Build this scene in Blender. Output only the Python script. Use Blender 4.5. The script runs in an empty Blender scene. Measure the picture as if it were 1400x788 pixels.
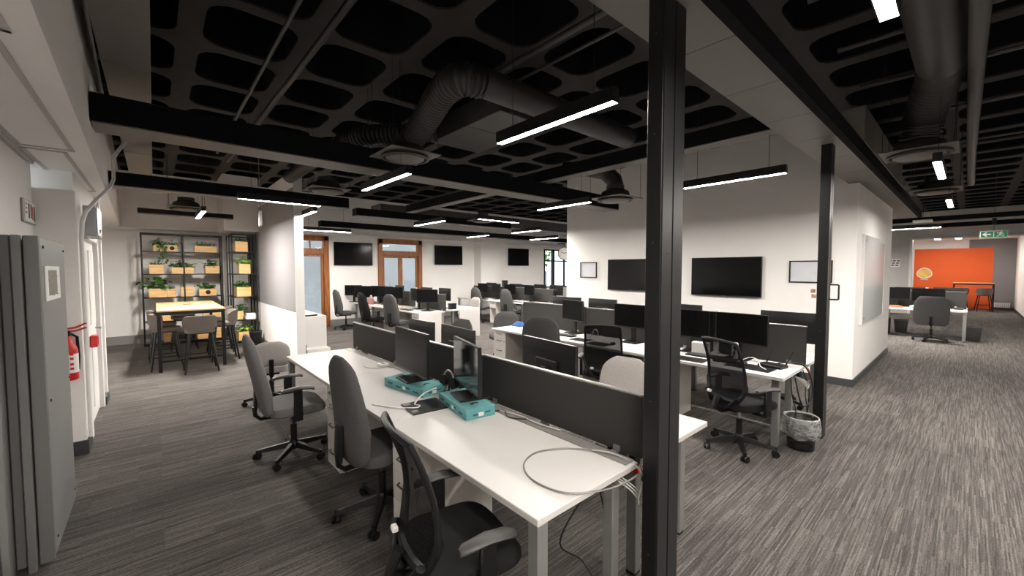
import bpy, bmesh, math, random
from mathutils import Vector, Matrix
random.seed(7)
SC = bpy.context.scene
COL = SC.collection
PI = math.pi

# ------------------------------------------------------------------ materials
def new_mat(name):
    m = bpy.data.materials.new(name); m.use_nodes = True
    nt = m.node_tree
    return m, nt, nt.nodes['Principled BSDF']
def lin(c):
    return tuple((v/12.92 if v <= .04045 else ((v+.055)/1.055)**2.4) for v in c)
def mat(name, rgb, rough=.6, metal=0., var=0., scale=8., bump=0., spec=None, stretch=None):
    """plain colour with a little procedural variation (rgb is sRGB 0-255)"""
    m, nt, b = new_mat(name)
    c = lin([v/255 for v in rgb])
    b.inputs['Roughness'].default_value = rough
    b.inputs['Metallic'].default_value = metal
    if spec is not None: b.inputs['Specular IOR Level'].default_value = spec
    n = nt.nodes.new('ShaderNodeTexNoise'); n.inputs['Scale'].default_value = scale
    n.inputs['Detail'].default_value = 3
    tc = nt.nodes.new('ShaderNodeTexCoord')
    if stretch:
        mp = nt.nodes.new('ShaderNodeMapping'); mp.inputs['Scale'].default_value = stretch
        nt.links.new(tc.outputs['Object'], mp.inputs['Vector']); nt.links.new(mp.outputs['Vector'], n.inputs['Vector'])
    else:
        nt.links.new(tc.outputs['Object'], n.inputs['Vector'])
    r = nt.nodes.new('ShaderNodeValToRGB')
    r.color_ramp.elements[0].position = .3; r.color_ramp.elements[1].position = .7
    r.color_ramp.elements[0].color = (*[max(0, v*(1-var)) for v in c], 1)
    r.color_ramp.elements[1].color = (*[min(1, v*(1+var)) for v in c], 1)
    nt.links.new(n.outputs['Fac'], r.inputs['Fac']); nt.links.new(r.outputs['Color'], b.inputs['Base Color'])
    if bump:
        bp = nt.nodes.new('ShaderNodeBump'); bp.inputs['Strength'].default_value = bump; bp.inputs['Distance'].default_value = .004
        nt.links.new(n.outputs['Fac'], bp.inputs['Height']); nt.links.new(bp.outputs['Normal'], b.inputs['Normal'])
    return m
def emit(name, rgb, strength):
    m, nt, b = new_mat(name)
    b.inputs['Base Color'].default_value = (.8, .8, .8, 1)
    b.inputs['Emission Color'].default_value = (*rgb, 1)
    b.inputs['Emission Strength'].default_value = strength
    return m
def carpet_mat():
    m, nt, b = new_mat('carpet planks')
    N, L = nt.nodes.new, nt.links.new
    tc = N('ShaderNodeTexCoord')
    def noise(sx, sy, det=3, off=0):
        mp = N('ShaderNodeMapping'); mp.inputs['Scale'].default_value = (sx, sy, 1); mp.inputs['Location'].default_value = (off, off*.7, 0)
        L(tc.outputs['Object'], mp.inputs['Vector'])
        n = N('ShaderNodeTexNoise'); n.inputs['Scale'].default_value = 1; n.inputs['Detail'].default_value = det
        L(mp.outputs['Vector'], n.inputs['Vector']); return n
    d = noise(70, 90, 2, 2)
    def brick(w, h, off):
        q = N('ShaderNodeTexBrick'); q.inputs['Scale'].default_value = 1; q.offset = off; q.inputs['Mortar Size'].default_value = 0.
        q.inputs['Brick Width'].default_value = w; q.inputs['Row Height'].default_value = h
        q.inputs['Color1'].default_value = (0, 0, 0, 1); q.inputs['Color2'].default_value = (1, 1, 1, 1)
        L(tc.outputs['Object'], q.inputs['Vector']); return q.outputs['Color']
    def mth(op, x, y):
        k = N('ShaderNodeMath'); k.operation = op
        for i, v in enumerate((x, y)):
            if isinstance(v, (int, float)): k.inputs[i].default_value = v
            else: L(v, k.inputs[i])
        return k.outputs[0]
    s = mth('ADD', mth('MULTIPLY', brick(.40, .0085, .37), .26), mth('MULTIPLY', brick(.17, .0048, .61), .20))
    s = mth('ADD', s, mth('MULTIPLY', d.outputs['Fac'], .42))
    s = mth('ADD', s, mth('MULTIPLY', brick(1.0, .25, .5), .10))
    r = N('ShaderNodeValToRGB')
    e = r.color_ramp.elements
    e[0].position = .16; e[0].color = (*lin((48/255, 46/255, 44/255)), 1)
    e[1].position = .80; e[1].color = (*lin((121/255, 116/255, 111/255)), 1)
    k = e.new(.48); k.color = (*lin((82/255, 78/255, 76/255)), 1)
    L(s, r.inputs['Fac']); L(r.outputs['Color'], b.inputs['Base Color'])
    b.inputs['Roughness'].default_value = .95; b.inputs['Specular IOR Level'].default_value = .15
    bp = N('ShaderNodeBump'); bp.inputs['Strength'].default_value = .5; bp.inputs['Distance'].default_value = .004
    L(s, bp.inputs['Height']); L(bp.outputs['Normal'], b.inputs['Normal'])
    return m
def wood_mat(name, c1, c2, rough=.45, axis=(1, 12, 12)):
    m, nt, b = new_mat(name)
    N, L = nt.nodes.new, nt.links.new
    tc = N('ShaderNodeTexCoord'); mp = N('ShaderNodeMapping'); mp.inputs['Scale'].default_value = axis
    n = N('ShaderNodeTexNoise'); n.inputs['Scale'].default_value = 2.5; n.inputs['Detail'].default_value = 5
    r = N('ShaderNodeValToRGB'); r.color_ramp.elements[0].position = .35; r.color_ramp.elements[1].position = .65
    r.color_ramp.elements[0].color = (*lin([v/255 for v in c1]), 1); r.color_ramp.elements[1].color = (*lin([v/255 for v in c2]), 1)
    L(tc.outputs['Object'], mp.inputs['Vector']); L(mp.outputs['Vector'], n.inputs['Vector']); L(n.outputs['Fac'], r.inputs['Fac'])
    L(r.outputs['Color'], b.inputs['Base Color']); b.inputs['Roughness'].default_value = rough
    return m
def mesh_fabric():
    m, nt, b = new_mat('chair mesh net')
    N, L = nt.nodes.new, nt.links.new
    b.inputs['Base Color'].default_value = (.006, .006, .007, 1); b.inputs['Roughness'].default_value = .85; b.inputs['Specular IOR Level'].default_value = .1
    tr = N('ShaderNodeBsdfTransparent'); mx = N('ShaderNodeMixShader')
    tc = N('ShaderNodeTexCoord'); w = N('ShaderNodeTexWave'); w.bands_direction = 'Z'; w.inputs['Scale'].default_value = 40
    w.inputs['Distortion'].default_value = .3
    mr = N('ShaderNodeMapRange'); mr.inputs['To Min'].default_value = .02; mr.inputs['To Max'].default_value = .16
    L(tc.outputs['Object'], w.inputs['Vector']); L(w.outputs['Fac'], mr.inputs['Value']); L(mr.outputs['Result'], mx.inputs['Fac'])
    L(b.outputs['BSDF'], mx.inputs[1]); L(tr.outputs['BSDF'], mx.inputs[2])
    L(mx.outputs['Shader'], nt.nodes['Material Output'].inputs['Surface'])
    return m
def glass_mat(name, tint=(.95, .97, .97), fac=.06):
    m, nt, b = new_mat(name)
    N, L = nt.nodes.new, nt.links.new
    tr = N('ShaderNodeBsdfTransparent'); tr.inputs['Color'].default_value = (*tint, 1)
    g = N('ShaderNodeBsdfGlossy'); g.inputs['Roughness'].default_value = .03
    mx = N('ShaderNodeMixShader'); mx.inputs['Fac'].default_value = fac
    L(tr.outputs['BSDF'], mx.inputs[1]); L(g.outputs['BSDF'], mx.inputs[2]); L(mx.outputs['Shader'], nt.nodes['Material Output'].inputs['Surface'])
    return m
def wire_mat():
    m, nt, b = new_mat('black wire mesh')
    N, L = nt.nodes.new, nt.links.new
    b.inputs['Base Color'].default_value = (.01, .01, .01, 1); b.inputs['Roughness'].default_value = .5
    tr = N('ShaderNodeBsdfTransparent'); mx = N('ShaderNodeMixShader'); tc = N('ShaderNodeTexCoord')
    w = N('ShaderNodeTexWave'); w.bands_direction = 'Z'; w.inputs['Scale'].default_value = 60
    mr = N('ShaderNodeMapRange'); mr.inputs['To Min'].default_value = .2; mr.inputs['To Max'].default_value = .75
    L(tc.outputs['Object'], w.inputs['Vector']); L(w.outputs['Fac'], mr.inputs['Value']); L(mr.outputs['Result'], mx.inputs['Fac'])
    L(b.outputs['BSDF'], mx.inputs[1]); L(tr.outputs['BSDF'], mx.inputs[2]); L(mx.outputs['Shader'], nt.nodes['Material Output'].inputs['Surface'])
    return m
def liner_mat():
    m, nt, b = new_mat('clear plastic liner')
    N, L = nt.nodes.new, nt.links.new
    b.inputs['Base Color'].default_value = (.75, .75, .74, 1); b.inputs['Roughness'].default_value = .18
    tr = N('ShaderNodeBsdfTransparent'); mx = N('ShaderNodeMixShader')
    n = N('ShaderNodeTexNoise'); n.inputs['Scale'].default_value = 4; n.inputs['Detail'].default_value = 1; n.inputs['Distortion'].default_value = 1.5
    mr = N('ShaderNodeMapRange'); mr.inputs['From Min'].default_value = .4; mr.inputs['From Max'].default_value = .62
    mr.inputs['To Min'].default_value = .58; mr.inputs['To Max'].default_value = .86
    L(n.outputs['Fac'], mr.inputs['Value']); L(mr.outputs['Result'], mx.inputs['Fac'])
    L(b.outputs['BSDF'], mx.inputs[1]); L(tr.outputs['BSDF'], mx.inputs[2]); L(mx.outputs['Shader'], nt.nodes['Material Output'].inputs['Surface'])
    return m

M = dict(
 carpet=carpet_mat(),
 wall=mat('white wall paint', (238, 235, 232), .75, var=.015, scale=2),
 wall_lit=mat('white wall paint lightened as if lit', (249, 247, 244), .75, var=.01, scale=2),  # lighter copy of the wall paint, standing in for missing light
 wallgrey=mat('mid grey wall paint', (126, 124, 126), .75, var=.02, scale=2),
 wallpale=mat('pale grey wall paint', (192, 189, 186), .75, var=.02, scale=2),
 orange=mat('orange wall paint', (222, 92, 32), .7, var=.03, scale=2),
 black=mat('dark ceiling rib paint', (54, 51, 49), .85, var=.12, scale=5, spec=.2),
 coffer=mat('black paint with coffer shade', (20, 20, 22), .95, var=.1, scale=4, spec=.1),  # deeper black puts the shade of the recesses into the colour
 duct=mat('black duct paint', (36, 34, 33), .5, var=.1, scale=6),
 soffit=mat('grey metal ceiling panel', (98, 94, 89), .5, var=.02, scale=3),
 beamgrey=mat('dark grey trunking', (58, 56, 54), .5, var=.05, scale=4),
 blackmetal=mat('black powder coated metal', (19, 19, 20), .4, var=.08, scale=10, spec=.3),
 trackmetal=mat('satin black aluminium', (34, 34, 35), .36, .25, var=.08, scale=10, stretch=(30, 30, .6)),
 skirt=mat('charcoal skirting', (58, 60, 62), .5, var=.05),
 skirtgrey=mat('grey skirting', (132, 130, 128), .6, var=.03),
 lam=mat('white laminate', (198, 195, 192), .42, var=.008, scale=4),
 lamedge=mat('white laminate carcass', (214, 209, 203), .5, var=.02, scale=40, stretch=(1, 1, .1)),
 lamgrey=mat('light grey laminate', (176, 173, 170), .5, var=.03, scale=40, stretch=(1, 1, .1)),
 silver=mat('silver metal', (150, 150, 148), .38, .55, var=.05, scale=6),
 chrome=mat('chrome', (200, 200, 200), .15, 1., var=.02),
 handle=mat('dark nickel handle', (92, 88, 84), .32, .8, var=.05),
 screenpan=mat('charcoal desk screen fabric', (56, 55, 54), .9, var=.08, scale=180, bump=.1, spec=.2),
 alu=mat('grey aluminium trim', (142, 139, 136), .4, .4, var=.04),
 plastic=mat('black plastic', (20, 20, 21), .45, var=.1, scale=20, spec=.25),
 plastic2=mat('dark grey plastic', (62, 62, 62), .45, var=.08, scale=20),
 padgrey=mat('grey armrest pad', (58, 57, 56), .5, var=.05, scale=20),
 gloss=mat('black screen glass', (7, 7, 9), .12, var=.02, spec=.2),
 shiny=mat('shiny black screen', (14, 15, 17), .1, var=.02, spec=1.),
 satin=mat('matt black screen', (9, 9, 10), .3, var=.02, spec=.1),
 bezel=mat('screen housing', (15, 15, 16), .4, var=.05, scale=20),
 fgrey=mat('mid grey chair fabric', (112, 110, 109), .95, var=.14, scale=150, bump=.3, spec=.2),
 fdark=mat('dark grey chair fabric', (74, 73, 73), .95, var=.14, scale=150, bump=.3, spec=.2),
 flight=mat('pale linen chair fabric', (178, 173, 169), .95, var=.14, scale=120, bump=.3, spec=.2),
 fblack=mat('black seat fabric', (28, 28, 29), .95, var=.15, scale=150, bump=.3, spec=.2),
 fstool=mat('taupe stool fabric', (100, 93, 88), .95, var=.1, scale=120, bump=.2, spec=.2),
 net=mesh_fabric(),
 oak=wood_mat('pale oak', (196, 152, 102), (216, 178, 128)),
 ply=wood_mat('plywood planter', (222, 176, 112), (240, 200, 142)),
 teak=wood_mat('brown timber frame', (116, 66, 24), (158, 94, 40), axis=(10, 10, 1)),
 leafd=mat('dark green leaf', (58, 106, 38), .5, var=.35, scale=12),
 leafl=mat('light green leaf', (140, 180, 84), .5, var=.35, scale=12),
 soil=mat('potting soil', (48, 38, 30), .95, var=.3, scale=40),
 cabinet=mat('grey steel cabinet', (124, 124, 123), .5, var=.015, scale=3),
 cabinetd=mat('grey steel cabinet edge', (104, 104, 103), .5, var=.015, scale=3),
 white=mat('white plastic', (232, 230, 227), .4, var=.01),
 paper=mat('white paper', (236, 234, 230), .8, var=.02),
 ink=mat('faded print', (138, 132, 124), .8, var=.15, scale=60),
 inkdark=mat('dark print', (70, 62, 62), .8, var=.15, scale=60),
 inkred=mat('red print', (186, 92, 84), .8, var=.1),
 red=mat('red enamel', (196, 26, 24), .3, var=.03),
 teal=mat('teal cardboard', (98, 160, 162), .6, var=.05, scale=10),
 teald=mat('dark teal print', (28, 92, 100), .6, var=.05),
 blue=mat('blue cloth', (52, 84, 140), .9, var=.15, scale=30),
 orangep=mat('orange plastic', (236, 96, 52), .5, var=.03),
 green=mat('exit sign green', (30, 122, 92), .4, var=.03),
 whiteboard=mat('whiteboard enamel', (222, 226, 226), .12, var=.01),
 frost=mat('framed pale print', (206, 208, 214), .5, var=.02),
 cablew=mat('pale grey cable', (186, 183, 178), .45, var=.03),
 cableg=mat('steel grey cable', (128, 126, 123), .4, .3, var=.03),
 cableb=mat('black cable', (20, 20, 20), .5, var=.05),
 yellow=mat('yellow decal', (232, 186, 92), .6, var=.15, scale=3),
 clockf=mat('white clock face', (236, 236, 234), .4, var=.01),
 steelbox=mat('galvanised steel box', (158, 162, 164), .45, .5, var=.08, scale=10),
 glass=glass_mat('window glass'),
 liner=liner_mat(),
 binmesh=wire_mat(),
 render=mat('outside plaster', (212, 216, 220), .8, var=.05, scale=1),
 bluewall=mat('outside blue roof', (110, 150, 190), .8, var=.1, scale=1),
 led=emit('lit diffuser', (1., .94, .87), 130.),
 ledmid=emit('lit diffuser medium output', (1., .94, .87), 380.),
 ledhi=emit('lit diffuser high output', (1., .94, .87), 620.),
 ledbay=emit('lit diffuser brightest output', (1., .94, .87), 1050.),
 ledout=emit('far lit diffuser', (1., .94, .87), 90.),
)

# ------------------------------------------------------------------ mesh builder
class MB:
    def __init__(s): s.bm = bmesh.new()
    def box(s, a, b, bev=0., seg=1, T=None):
        """axis-aligned box from corner a to corner b, optional bevel and transform"""
        a = Vector(a); b = Vector(b); c = (a+b)/2; d = b-a
        r = bmesh.ops.create_cube(s.bm, size=1., matrix=Matrix.Translation(c) @ Matrix.Diagonal((abs(d.x), abs(d.y), abs(d.z), 1)))
        vs = r['verts']
        if bev:
            es = list({e for v in vs for e in v.link_edges})
            q = bmesh.ops.bevel(s.bm, geom=es, offset=bev, segments=seg, affect='EDGES', profile=.5)
            vs = list({v for f in q['faces'] for v in f.verts} | {v for v in vs if v.is_valid})
            st = list(vs); seen = set(vs)
            while st:
                v = st.pop()
                for e in v.link_edges:
                    o = e.other_vert(v)
                    if o not in seen: seen.add(o); st.append(o)
            vs = list(seen)
        if T is not None: bmesh.ops.transform(s.bm, matrix=T, verts=vs)
        return s
    def loft(s, rings, cap=True, closed=True):
        R = [[s.bm.verts.new(p) for p in r] for r in rings]
        n = len(R[0])
        for i in range(len(R)-1):
            for j in range(n if closed else n-1):
                k = (j+1) % n
                try: s.bm.faces.new((R[i][j], R[i][k], R[i+1][k], R[i+1][j]))
                except ValueError: pass
        if cap and closed:
            s.bm.faces.new(R[0][::-1]); s.bm.faces.new(R[-1])
        return s
    def tube(s, pts, r, n=8, closed=False, flat=1.):
        pts = [Vector(p) for p in pts]; m = len(pts)
        rr = r if isinstance(r, (list, tuple)) else [r]*m
        rings = []; nrm = None
        for i, p in enumerate(pts):
            if closed: t = pts[(i+1) % m]-pts[i-1]
            else: t = pts[min(i+1, m-1)]-pts[max(i-1, 0)]
            if t.length < 1e-9: t = Vector((0, 0, 1))
            t.normalize()
            if nrm is None:
                up = Vector((0, 0, 1)) if abs(t.z) < .9 else Vector((1, 0, 0))
                nrm = t.cross(up).normalized()
            else:
                nrm = nrm - t*nrm.dot(t)
                if nrm.length < 1e-6: nrm = t.orthogonal()
                nrm.normalize()
            b = t.cross(nrm)
            rings.append([p + nrm*(rr[i]*math.cos(2*PI*k/n)) + b*(rr[i]*flat*math.sin(2*PI*k/n)) for k in range(n)])
        if closed:
            rings.append(rings[0]); s.loft(rings, cap=False); bmesh.ops.remove_doubles(s.bm, verts=s.bm.verts, dist=1e-6)
        else: s.loft(rings)
        return s
    def cyl(s, a, b, r, n=16, r2=None):
        return s.tube([a, b], [r, r if r2 is None else r2], n)
    def prism(s, poly, f, d):
        """poly: 2-D outline; f(u,v) -> 3-D point; d: thickness vector"""
        d = Vector(d); a = [Vector(f(u, v)) for u, v in poly]
        return s.loft([a, [p+d for p in a]])
    def lathe(s, prof, o=(0, 0, 0), n=24, cap=True):
        o = Vector(o)
        return s.loft([[o+Vector((r*math.cos(2*PI*k/n), r*math.sin(2*PI*k/n), z)) for k in range(n)] for r, z in prof], cap)
    def grid(s, P):
        V = [[s.bm.verts.new(p) for p in row] for row in P]
        for i in range(len(V)-1):
            for j in range(len(V[0])-1):
                s.bm.faces.new((V[i][j], V[i][j+1], V[i+1][j+1], V[i+1][j]))
        return s
    def build(s, name, m, parent=None, smooth=False):
        bmesh.ops.recalc_face_normals(s.bm, faces=s.bm.faces)
        me = bpy.data.meshes.new(name); s.bm.to_mesh(me); s.bm.free()
        if smooth:
            for p in me.polygons: p.use_smooth = True
            try: me.set_sharp_from_angle(angle=math.radians(40))
            except Exception: pass
        for k in (m if isinstance(m, (list, tuple)) else [m]): me.materials.append(M[k] if isinstance(k, str) else k)
        o = bpy.data.objects.new(name, me); COL.objects.link(o)
        if parent is not None: o.parent = parent
        return o

def sring(cx, cy, z, hx, hy, e=4., n=28):
    r = []
    for k in range(n):
        a = 2*PI*k/n; c, q = math.cos(a), math.sin(a)
        r.append(Vector((cx+hx*math.copysign(abs(c)**(2/e), c), cy+hy*math.copysign(abs(q)**(2/e), q), z)))
    return r

def thing(name, label, cat, loc=(0, 0, 0), rz=0., group=None):
    o = bpy.data.objects.new(name, None); COL.objects.link(o); o.empty_display_size = .1
    o.location = loc; o.rotation_euler = (0, 0, rz); tag(o, label, cat, group)
    return o
def tag(o, label, cat, group=None):
    o['label'] = label; o['category'] = cat
    if group: o['group'] = group
    return o
def struct(o, label=None):
    o['kind'] = 'structure'
    if label: o['label'] = label
    return o
def dup(root, loc, rz, label, group=None):
    r = root.copy(); COL.objects.link(r); r.location = loc; r.rotation_euler = (0, 0, rz); r['label'] = label
    if group: r['group'] = group
    for ch in list(root.children):
        c = ch.copy(); COL.objects.link(c); c.parent = r
        for g in list(ch.children):
            d = g.copy(); COL.objects.link(d); d.parent = c
    return r
class Kind:
    """first placement builds the thing, later ones copy it with its parts"""
    def __init__(s, make): s.make = make; s.o = None
    def __call__(s, loc, rz, label, group=None):
        if s.o is None:
            s.o = s.make(label); s.o.location = loc; s.o.rotation_euler = (0, 0, rz)
            if group: s.o['group'] = group
            return s.o
        return dup(s.o, loc, rz, label, group)
def R(d): return math.radians(d)

# ------------------------------------------------------------------ the room shell
b = MB(); b.box((-6, -6, -.2), (30, 14, 0)); struct(b.build('floor', 'carpet'), 'grey striped carpet laid in planks')

def walls(name, boxes, m, label=None):
    b = MB()
    for a, c in boxes: b.box(a, c)
    return struct(b.build(name, m), label)
CZ = 3.9
# left side: near wall, pilaster, wall with the white door, plant bay
walls('wall_left', [((-1.0, -6, 0), (-.78, 5.45, 4.3)), ((-1.3, 7.63, 0), (-1.15, 13.2, 4.3)), ((-1.15, 7.55, 0), (-.51, 7.63, 2.67))], 'wall', 'white painted left wall')
walls('wall_left_pilaster', [((-.98, 5.45, .0), (-.52, 5.75, 2.45))], 'wall', 'white pilaster beside the grey cabinet')
walls('wall_left_doorway', [((-.98, 5.75, 0), (-.56, 5.95, 2.67)), ((-.98, 7.2, 0), (-.56, 7.55, 2.67)), ((-.98, 5.95, 2.1), (-.56, 7.2, 2.67))], 'wall', 'white wall around the left door')
b = MB()
for y0, y1 in ((5.88, 5.98), (7.17, 7.27)): b.box((-.6, y0, 0), (-.515, y1, 2.1), .006)
b.box((-.6, 5.88, 2.05), (-.515, 7.27, 2.14), .006)
d1 = struct(b.build('trim_1', 'white'), 'white door frame')
b = MB(); b.box((-.60, 5.98, .01), (-.56, 7.17, 2.05))
d = struct(b.build('door_1', 'white'), 'white door in the left wall')
b = MB()
for y0, y1 in ((6.06, 6.53), (6.62, 7.09)):
    for z0, z1 in ((.15, .95), (1.1, 1.95)): b.box((-.562, y0, z0), (-.551, y1, z1), .008)
b.build('door_panel', 'white', d)
b = MB(); b.tube([(-.56, 7.08, 1.02), (-.51, 7.08, 1.02), (-.51, 6.98, 1.02)], .009, 8); b.build('door_handle', 'silver', d, True)
b = MB()
for y0, y1 in ((-5.9, 3.3), (4.36, 5.45)): b.box((-.78, y0, 0), (-.766, y1, .1))
b.box((-.78, 5.436, 0), (-.506, 5.45, .13)); b.box((-.52, 5.45, 0), (-.506, 5.75, .13)); b.box((-.56, 5.75, 0), (-.546, 5.88, .12)); b.box((-.56, 7.27, 0), (-.5, 7.645, .1))
struct(b.build('baseboard_left', 'skirt'))
# white boxed bulkhead running along the left wall, with access panels
b = MB()
bo = lambda y: -.285-.0225*(y-2.2)     # outer edge swings in slightly towards the back
P = []
for y in (-5.9, 5.0, 12.6):
    P.append([Vector((-1.2, y, 2.67)), Vector((bo(y)-.05, y, 2.67)), Vector((bo(y)-.015, y, 2.685)), Vector((bo(y), y, 2.72)), Vector((bo(y), y, 3.9)), Vector((-1.2, y, 3.9))])
b.loft(P); struct(b.build('ceiling_bulkhead_left', 'wall_lit', None, True), 'white boxed bulkhead along the left wall')
b = MB()
for y0, y1 in ((.4, 2.55), (2.62, 4.75), (4.82, 7.0)):
    x0, x1 = -.74, bo(y1)-.1
    for a, c in (((x0, y0, 2.662), (x1, y0+.025, 2.672)), ((x0, y1-.025, 2.662), (x1, y1, 2.672)), ((x0, y0, 2.662), (x0+.025, y1, 2.672)), ((x1-.025, y0, 2.662), (x1, y1, 2.672))): b.box(a, c)
b.box((-.77, -4, 2.64), (-.75, 5.4, 2.67))
struct(b.build('trim_2', 'wallpale'), 'access panel joints under the white bulkhead')

# back wall with timber doors and a window (holes left open)
BY = 12.9
ops = [(2.95, 3.98, 0, 2.74), (5.52, 7.12, 0, 2.74), (13.35, 15.6, .9, 2.66)]
bx = []; x = -1.3
for x0, x1, z0, z1 in ops:
    bx.append(((x, BY, 0), (x0, BY+.25, 4.3)))
    bx.append(((x0, BY, z1), (x1, BY+.25, 4.3)))
    if z0 > 0: bx.append(((x0, BY, 0), (x1, BY+.25, z0)))
    x = x1
bx.append(((x, BY, 0), (18, BY+.25, 4.3)))
bx.append(((9.42, 12.45, 0), (10.35, BY, 2.77)))
walls('wall_back', bx, 'wall', 'white back wall with timber doors')
walls('ceiling_bulkhead_back', [((-1.15, 12.3, 2.66), (1.9, BY, 3.9)), ((1.9, 12.4, 2.77), (16, BY, 3.9)), ((-1.15, 12.27, 2.66), (1.9, 12.3, 2.71)), ((1.9, 12.37, 2.77), (16, 12.4, 2.82)), ((1.22, 11.25, 2.63), (1.9, 12.3, 3.9))], 'wall', 'white bulkhead over the back wall')
b = MB(); b.box((-1.15, BY-.015, 0), (2.95, BY, .2)); b.box((3.98, BY-.015, 0), (5.52, BY, .2)); b.box((7.12, BY-.015, 0), (9.42, BY, .2)); b.box((10.35, BY-.015, 0), (13.3, BY, .2))
struct(b.build('baseboard_back', 'skirtgrey'))
def timber_door(i, x0, x1, n, label):
    b = MB(); y0, y1 = BY-.06, BY+.12; z1 = 2.74; w = .15
    zt = 2.2
    b.box((x0, y0, 0), (x0+w, y1, z1), .008); b.box((x1-w, y0, 0), (x1, y1, z1), .008); b.box((x0, y0, z1-w), (x1, y1, z1), .008)
    b.box((x0+w, y0+.01, zt), (x1-w, y1-.01, zt+.16), .006)
    d = struct(b.build('door_%d' % i, 'teak'), label)
    xs = [x0+w+(x1-x0-2*w)*k/n for k in range(n+1)]
    for k in range(n):
        a, c = xs[k], xs[k+1]
        q = MB(); s = .075
        q.box((a, BY, .02), (a+s, BY+.05, zt), .004); q.box((c-s, BY, .02), (c, BY+.05, zt), .004); q.box((a+s, BY, zt-s), (c-s, BY+.05, zt), .004); q.box((a+s, BY, .02), (c-s, BY+.05, .3), .004)
        lf = q.build('door_leaf', 'teak', d)
        q = MB(); q.box((a+s, BY+.02, .3), (c-s, BY+.03, zt-s)); q.build('pane', 'glass', lf)
    q = MB(); q.box((x0+w, BY+.02, zt+.16), (x1-w, BY+.03, z1-w)); q.build('transom_pane', 'glass', d)
    if n == 1:
        q = MB(); q.box(((x0+x1)/2-.02, BY, zt+.16), ((x0+x1)/2+.02, BY+.05, z1-w)); q.build('transom_bar', 'teak', d)
    q = MB(); hx = xs[n//2]+.04 if n > 1 else x0+w+.04
    q.tube([(hx, BY, 1.02), (hx, BY-.05, 1.02), (hx+.1, BY-.05, 1.02)], .009); q.build('door_handle', 'silver', d, True)
timber_door(2, 2.95, 3.98, 1, 'brown timber glazed door nearest the grey partition')
timber_door(3, 5.52, 7.12, 2, 'brown timber glazed double door between two televisions')
b = MB(); fx = [(13.35, 13.43), (13.92, 14.06), (15.52, 15.6)]
for a, c in fx: b.box((a, BY-.02, .9), (c, BY+.1, 2.66), .005)
for z in (.9, 2.1, 2.6): b.box((13.35, BY-.018, z), (15.6, BY+.09, z+.06), .005)
b.box((14.75, BY-.016, .9), (14.8, BY+.09, 2.66), .004)
w = struct(b.build('window_1', 'blackmetal'), 'black framed window in the far corner')
b = MB(); b.box((13.4, BY+.03, .93), (15.55, BY+.04, 2.62)); b.build('pane', 'glass', w)

# block carrying the wall televisions and the whiteboard
walls('wall_centre', [((7.61, 1.09, 0), (11.43, 6.57, 4.3))], 'wall', 'white wall block with televisions')
b = MB(); b.box((7.596, 1.076, 0), (11.444, 1.09, .11)); b.box((7.596, 1.076, 0), (7.61, 6.58, .11)); b.box((11.43, 1.076, 0), (11.444, 6.58, .11)); b.box((7.596, 6.57, 0), (11.444, 6.584, .11))
struct(b.build('baseboard_centre', 'skirt'))
# grey and white partition beside the plant shelves
PX0, PX1 = 1.90, 2.02
walls('wall_partition', [((PX0, 7.98, .0), (PX1, BY, 3.5))], 'wall', 'partition with grey upper part')
walls('wall_partition_panel', [((PX0-.006, 7.99, .955), (PX0, BY, 3.2))], 'wallgrey', 'grey painted upper part of the partition')
b = MB(); b.box((PX0-.012, 7.968, 0), (PX1+.012, 7.98, 3.5)); struct(b.build('trim_3', 'white'), 'white end trim of the partition')
b = MB(); b.box((PX0-.02, 8.0, 0), (PX0-.006, 11.25, .1)); struct(b.build('baseboard_partition', 'skirtgrey'))
# right wing
GX = 22.
walls('wall_far', [((GX, 1.55, 0), (GX+.2, 6.5, 4.3)), ((GX, -1.28, 2.9), (GX+.2, 1.55, 4.3))], 'wallpale', 'grey wall around the opening to the orange room')
b = MB(); b.box((GX-.02, 1.50, 0), (GX+.22, 1.57, 2.95)); b.box((GX-.02, -1.28, 2.87), (GX+.22, 1.57, 2.92))
struct(b.build('trim_4', 'white'), 'white lining of the opening to the orange room')
walls('wall_orange_room', [((27, -1.6, 0), (27.2, 3.5, 4.0)), ((GX+.2, 3.3, 0), (27, 3.5, 4)), ], 'wall', 'white end wall')
walls('wall_orange', [((26.97, -.66, 0), (27, 1.75, 2.66))], 'orange', 'orange painted wall')
walls('wall_grey_end', [((26.96, -1.4, 0), (27, -.66, 3.1)), ((26.965, -.66, 2.66), (27, .05, 3.1))], 'wallgrey', 'grey painted end wall')
walls('ceiling_orange_room', [((GX+.2, -1.6, 3.03), (27.2, 3.5, 3.1))], 'wall')
walls('wall_right', [((11.6, -1.5, 0), (27.2, -1.28, 4.3)), ((11.4, -6, 0), (11.6, -1.28, 4.3))], 'wall', 'white right wall')
b = MB(); b.box((14, -1.28, 0), (26.96, -1.265, .1)); b.box((26.94, -1.26, 0), (26.96, -.66, .12)); struct(b.build('baseboard_right', 'skirt'))
walls('wall_corridor', [((11.43, 6.45, 0), (GX, 6.6, 4.3)), ((17.9, 6.6, 0), (18.1, 13.2, 4.3))], 'wall')
walls('wall_rear', [((-1.0, -6.2, 0), (11.6, -6, 4.3))], 'wall')
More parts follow.
